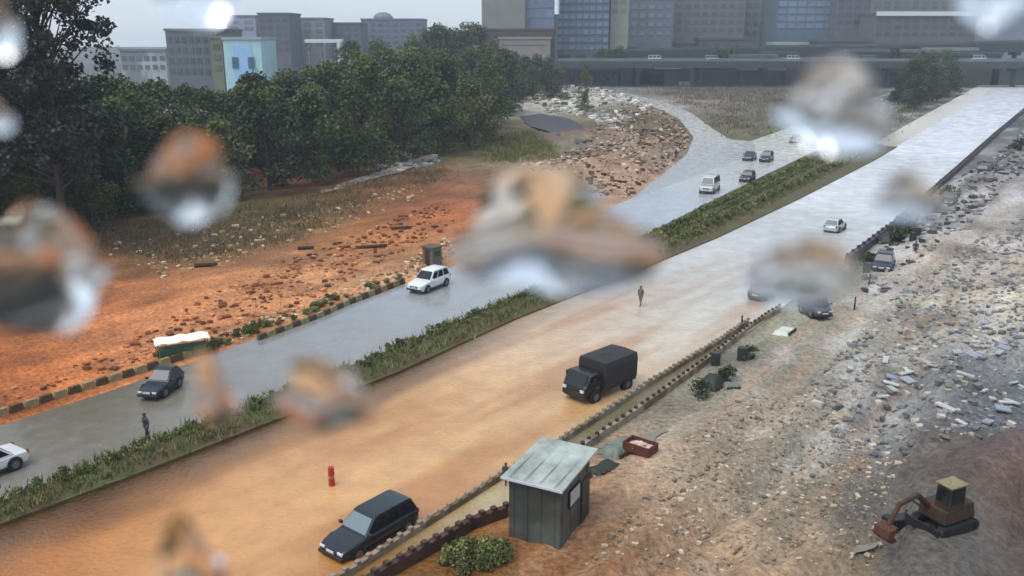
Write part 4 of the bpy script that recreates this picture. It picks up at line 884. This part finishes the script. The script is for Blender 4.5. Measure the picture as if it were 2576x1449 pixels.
# low sheds under and behind the viaduct
for (a, b, yt, D, col, rc, lab) in [(1390,1500,128,440,(74,80,86),(150,156,156),'low dark shed with a pale roof edge left of the viaduct piers'),
    (1470,1600,118,465,(70,78,84),(128,134,134),'low shed right behind the small trees below the glass tower'),(1600,1760,108,480,(82,88,90),(104,112,110),'long low shed below the brownish grey block'),
    (1760,1900,100,470,(96,94,98),(86,84,90),'purplish grey low shed under the wide block'),(1950,2070,112,455,(80,88,90),(168,178,172),'low shed with a bright roof strip under the teal building'),
    (2060,2200,104,440,(84,86,90),(90,92,96),'dark low shed under the purplish block'),(2200,2330,120,430,(104,108,110),(112,116,118),'grey shed below the white parapet building'),
    (2330,2460,126,415,(112,116,116),(140,144,142),'pale grey shed at the right below the white parapet building')]:
    building(a, b, yt, D, 14, col, 1, 5, lab, name='shed', cat='shed', roofcol=rc, rx=.5)
for i in range(26):
    px = 1385+i*44+random.uniform(-15, 15); wdt = random.uniform(50, 120); Dd = random.choice([396, 406, 414, 436]); yt = random.uniform(128, 176)
    cc = random.choice([(66,72,76),(78,80,84),(58,66,64),(88,84,84),(72,78,74)]); rc = random.choice([(150,156,156),(96,100,102),(120,118,118),(70,76,78),(176,182,178)])
    if ZD(px, yt, Dd)[1] > 3: building(px, px+wdt, yt, Dd, 7, cc, 1, 3, 'low dark shed crowded among others around the viaduct piers', name='shed', cat='shed', roofcol=rc, rx=.5)[0].__setitem__('group', 'low sheds around the viaduct piers')
def viaduct(y, xa, xb, z, th, w, npier, label, col, par, tilt=0):
    root = empty('viaduct', ((xa+xb)/2, y, 0), R(-1.5), label=label, cat='viaduct'); L_ = xb-xa; m = mat('viaduct_'+str(y), C(*col, .8), .8, var=.2, scale=.3)
    MB().box((0,0,z), (L_,w,th)).build('deck', m, root)
    for s in (-1, 1): MB().box((0,s*(w/2-.15),z+th/2+.5), (L_,.3,1.0)).build('parapet', mat('parapet_'+str(y), C(*par, .8), .8, var=.3, scale=.1), root)
    root.rotation_euler[1] = -R(tilt)
    for k in range(npier):
        x = -L_/2+(k+.5)*L_/npier; b = MB(); b.tube((x,0,-.5),(x,0,z-th/2-1.2),1.1,10,1.0); b.box((x,0,z-th/2-.7), (2.6,w*.8,1.4)); b.build('pier', m, root)
viaduct(385, 14, 330, 9.2, 2.8, 10, 12, 'dark grey road viaduct on round piers crossing behind the brown field', (62,68,72), (118,124,124))
viaduct(425, 20, 380, 15.0, 4.2, 8, 11, 'higher and farther dark viaduct passing in front of the office blocks', (54,62,66), (84,92,92), 1.2)
# traffic on viaduct
for k, (x_, col) in enumerate([(60,(200,204,206)),(84,(170,176,180)),(118,(200,204,206)),(150,(120,124,128)),(196,(205,208,210))]):
    car((x_, 384), R(-1.5), paint('v%d' % k, col), 'van', 'van', 'distant pale van driving along the road viaduct', 'van', L=6.0, W=2, Hh=2.6, sink=-10.45, group='vans on the viaduct')

# ------------------------------------------------------------------ raindrops on the window in front of the view (vertical pane plane Y = 0.1)
m_water = bpy.data.materials.new('rain_water'); m_water.use_nodes = True; nt = m_water.node_tree; nt.nodes.clear()
g = nt.nodes.new('ShaderNodeBsdfGlass'); g.inputs['IOR'].default_value = 1.333; g.inputs['Roughness'].default_value = 0.0
o_ = nt.nodes.new('ShaderNodeOutputMaterial'); nt.links.new(g.outputs[0], o_.inputs['Surface'])
def drop(x0, y0, x1, y1, label, th=.38, seed=0, sag=.3, wob=.11, low=1.1, shape=None):
    YP = .1; cx, cz = ZD((x0+x1)/2, (y0+y1)/2, YP); ax, _ = ZD(x0, (y0+y1)/2, YP); bx, _ = ZD(x1, (y0+y1)/2, YP)
    _, tz = ZD((x0+x1)/2, y0, YP); _, bz = ZD((x0+x1)/2, y1, YP); hw, hh = (bx-ax)/2, (tz-bz)/2
    r = random.Random(seed); ph = [r.uniform(0, 6.28) for _ in range(4)]; na, nr = 72, 22; T = th*hh
    def outline(t):
        q = 1+wob*math.sin(2*t+ph[0])+wob*.7*math.sin(3*t+ph[1])+wob*.4*math.sin(5*t+ph[2])
        if math.sin(t) > 0: q *= 1-.30*abs(math.cos(t))**1.2*low      # shoulders narrower than the belly
        return q
    front = []; 
    for k in range(nr+1):
        rr = k/nr
        for i in range(na):
            t = 2*math.pi*i/na; q = outline(t)*rr
            x, z = math.cos(t)*q*hw, math.sin(t)*q*hh
            hgt = T*(1-rr*rr)*(1+.12*(1-rr*rr))*(1+sag*(-math.sin(t))*rr)*(1+.10*math.sin(6*rr*math.cos(t)+ph[3])+.06*math.sin(5*rr*math.sin(t)+ph[2]))
            front.append((x, hgt, z))
    F = []
    for k in range(nr):
        for i in range(na): F.append((k*na+i, k*na+(i+1) % na, (k+1)*na+(i+1) % na, (k+1)*na+i))
    nb = len(front); back = [(0, 0, 0)]+[(front[nr*na+i][0], 0, front[nr*na+i][2]) for i in range(na)]
    FB = [(nb, nb+1+(i+1) % na, nb+1+i) for i in range(na)]
    me = bpy.data.meshes.new('raindrop'); me.from_pydata(front+back, [], F+FB)
    me.materials.append(m_water)
    bm = bmesh.new(); bm.from_mesh(me); bmesh.ops.remove_doubles(bm, verts=[v for v in bm.verts if v.index < na], dist=1e-9)
    bmesh.ops.dissolve_degenerate(bm, edges=bm.edges, dist=1e-10); bm.to_mesh(me); bm.free()
    for p_ in me.polygons:
        fr = not all(abs(me.vertices[v].co.y) < 1e-9 for v in p_.vertices); p_.use_smooth = fr
        # outward normals
    bm = bmesh.new(); bm.from_mesh(me); bad = [f for f in bm.faces if (f.normal.y < 0) == f.smooth]
    bmesh.ops.reverse_faces(bm, faces=bad); bm.to_mesh(me); bm.free()
    o = meshobj('raindrop', me); o.location = (cx, YP, cz)
    return tag(o, label, 'raindrop', 'raindrops on the window glass')
drop(352,318,592,570,'rounded raindrop over the foot of the wood with an orange centre and white lower rim', seed=1, th=.31, sag=.35)
drop(-110,515,295,835,'large raindrop cut by the left edge, orange above a dark arc and white crescent', seed=2, th=.33, sag=.3)
drop(395,-150,575,82,'raindrop cut by the top edge glowing white over the grey block', seed=3, th=.4, sag=.3)
drop(2410,-120,2590,75,'raindrop cut by the top edge at the right corner glowing white', seed=4, th=.4)
drop(1935,155,2265,380,'broad grey raindrop with a bright white base over the far junction', seed=5, th=.5, sag=.35)
drop(1160,410,1615,768,'largest raindrop, pinkish brown and ragged, over the middle of the far carriageway', seed=16, th=.42, sag=.5, wob=.15, low=.5)
drop(685,885,945,1090,'raindrop with an orange top and grey base on the median hedge', seed=7, th=.42)
drop(1860,585,2180,775,'wide grey-brown raindrop over the right edge of the near carriageway', seed=8, th=.44)
drop(2185,430,2385,555,'small flat grey raindrop over the dark site kerb', seed=9, th=.42)
drop(468,895,595,1065,'small brownish raindrop beside the dark hatchback', seed=10, th=.28)
drop(375,1298,560,1500,'faint tan raindrop over the flood water at the bottom left', seed=11, th=.25)
drop(-80,245,30,335,'small grey raindrop cut by the left edge over the dark trees', seed=12, th=.35)
drop(-110,-60,38,165,'bluish raindrop in the top left corner', seed=13, th=.35)

# ------------------------------------------------------------------ haze
HZ = 150
hb = MB().box((0, 445, (HZ-1.6)/2), (1500, 950, HZ+1.6)); ho = hb.build('haze', None); ho.data.materials.clear()
hm = bpy.data.materials.new('rain_haze'); hm.use_nodes = True; nt = hm.node_tree; nt.nodes.clear()
pv = nt.nodes.new('ShaderNodeVolumePrincipled'); pv.inputs['Density'].default_value = .0004; pv.inputs['Color'].default_value = (.86,.92,1,1); pv.inputs['Anisotropy'].default_value = .2
oo = nt.nodes.new('ShaderNodeOutputMaterial'); nt.links.new(pv.outputs[0], oo.inputs['Volume']); ho.data.materials.append(hm); tag(ho, kind='stuff', label='pale rain haze filling the air over the whole place', cat='haze')

# ------------------------------------------------------------------ light, sky, camera
SUN_E, SUN_A = 62, 230
w = bpy.data.worlds.new('World'); S.world = w; w.use_nodes = True; nt = w.node_tree
bg = nt.nodes['Background']; sky = nt.nodes.new('ShaderNodeTexSky'); sky.sky_type = 'NISHITA'; sky.sun_disc = False
sky.sun_elevation = R(SUN_E); sky.sun_rotation = R(SUN_A); sky.air_density = 1.0; sky.dust_density = 1.0; sky.ozone_density = 1.5
hs = nt.nodes.new('ShaderNodeHueSaturation'); hs.inputs['Saturation'].default_value = .85
nt.links.new(sky.outputs[0], hs.inputs['Color']); 
# overcast: an even layer of rain cloud with soft brighter and darker patches over the clear sky
tc = nt.nodes.new('ShaderNodeTexCoord'); cn = nt.nodes.new('ShaderNodeTexNoise'); cn.inputs['Scale'].default_value = 2.2; cn.inputs['Detail'].default_value = 5
mp = nt.nodes.new('ShaderNodeMapping'); mp.inputs['Scale'].default_value = (1, 1, 3.5); nt.links.new(tc.outputs['Generated'], mp.inputs[0]); nt.links.new(mp.outputs[0], cn.inputs['Vector'])
cr = nt.nodes.new('ShaderNodeValToRGB'); cr.color_ramp.elements[0].position = .3; cr.color_ramp.elements[1].position = .7
cr.color_ramp.elements[0].color = (1.75, 2.2, 2.8, 1); cr.color_ramp.elements[1].color = (2.7, 3.05, 3.5, 1); nt.links.new(cn.outputs['Fac'], cr.inputs[0])
cm = nt.nodes.new('ShaderNodeMix'); cm.data_type = 'RGBA'; cm.inputs[0].default_value = .75; nt.links.new(hs.outputs[0], cm.inputs[6]); nt.links.new(cr.outputs[0], cm.inputs[7])
nt.links.new(cm.outputs[2], bg.inputs['Color']); bg.inputs['Strength'].default_value = .15
ld = bpy.data.lights.new('sun', 'SUN'); ld.energy = 1.5; ld.angle = R(48); ld.color = (1, .975, .94); lo = bpy.data.objects.new('sun', ld); COL.objects.link(lo)
az = R(SUN_A); dirv = Vector((math.sin(az)*math.cos(R(SUN_E)), math.cos(az)*math.cos(R(SUN_E)), math.sin(R(SUN_E))))
lo.rotation_euler = dirv.to_track_quat('Z', 'Y').to_euler()
cd = bpy.data.cameras.new('camera'); co = bpy.data.objects.new('camera', cd); COL.objects.link(co); S.camera = co
cd.sensor_width = 36; cd.lens = 36*FPX/2576; cd.clip_start = .005; cd.clip_end = 6000
co.location = (0, 0, H); co.rotation_euler = (R(90-PITCH), 0, 0)
cd.dof.use_dof = True; cd.dof.focus_distance = 3.6; cd.dof.aperture_fstop = cd.lens/1000/(2*.0013)
S.view_settings.view_transform = 'Standard'; S.view_settings.look = 'None'; S.view_settings.gamma = 1; S.view_settings.exposure = .95
S.cycles.use_denoising = True; S.cycles.volume_bounces = 0; S.cycles.max_bounces = 8; S.cycles.transmission_bounces = 8
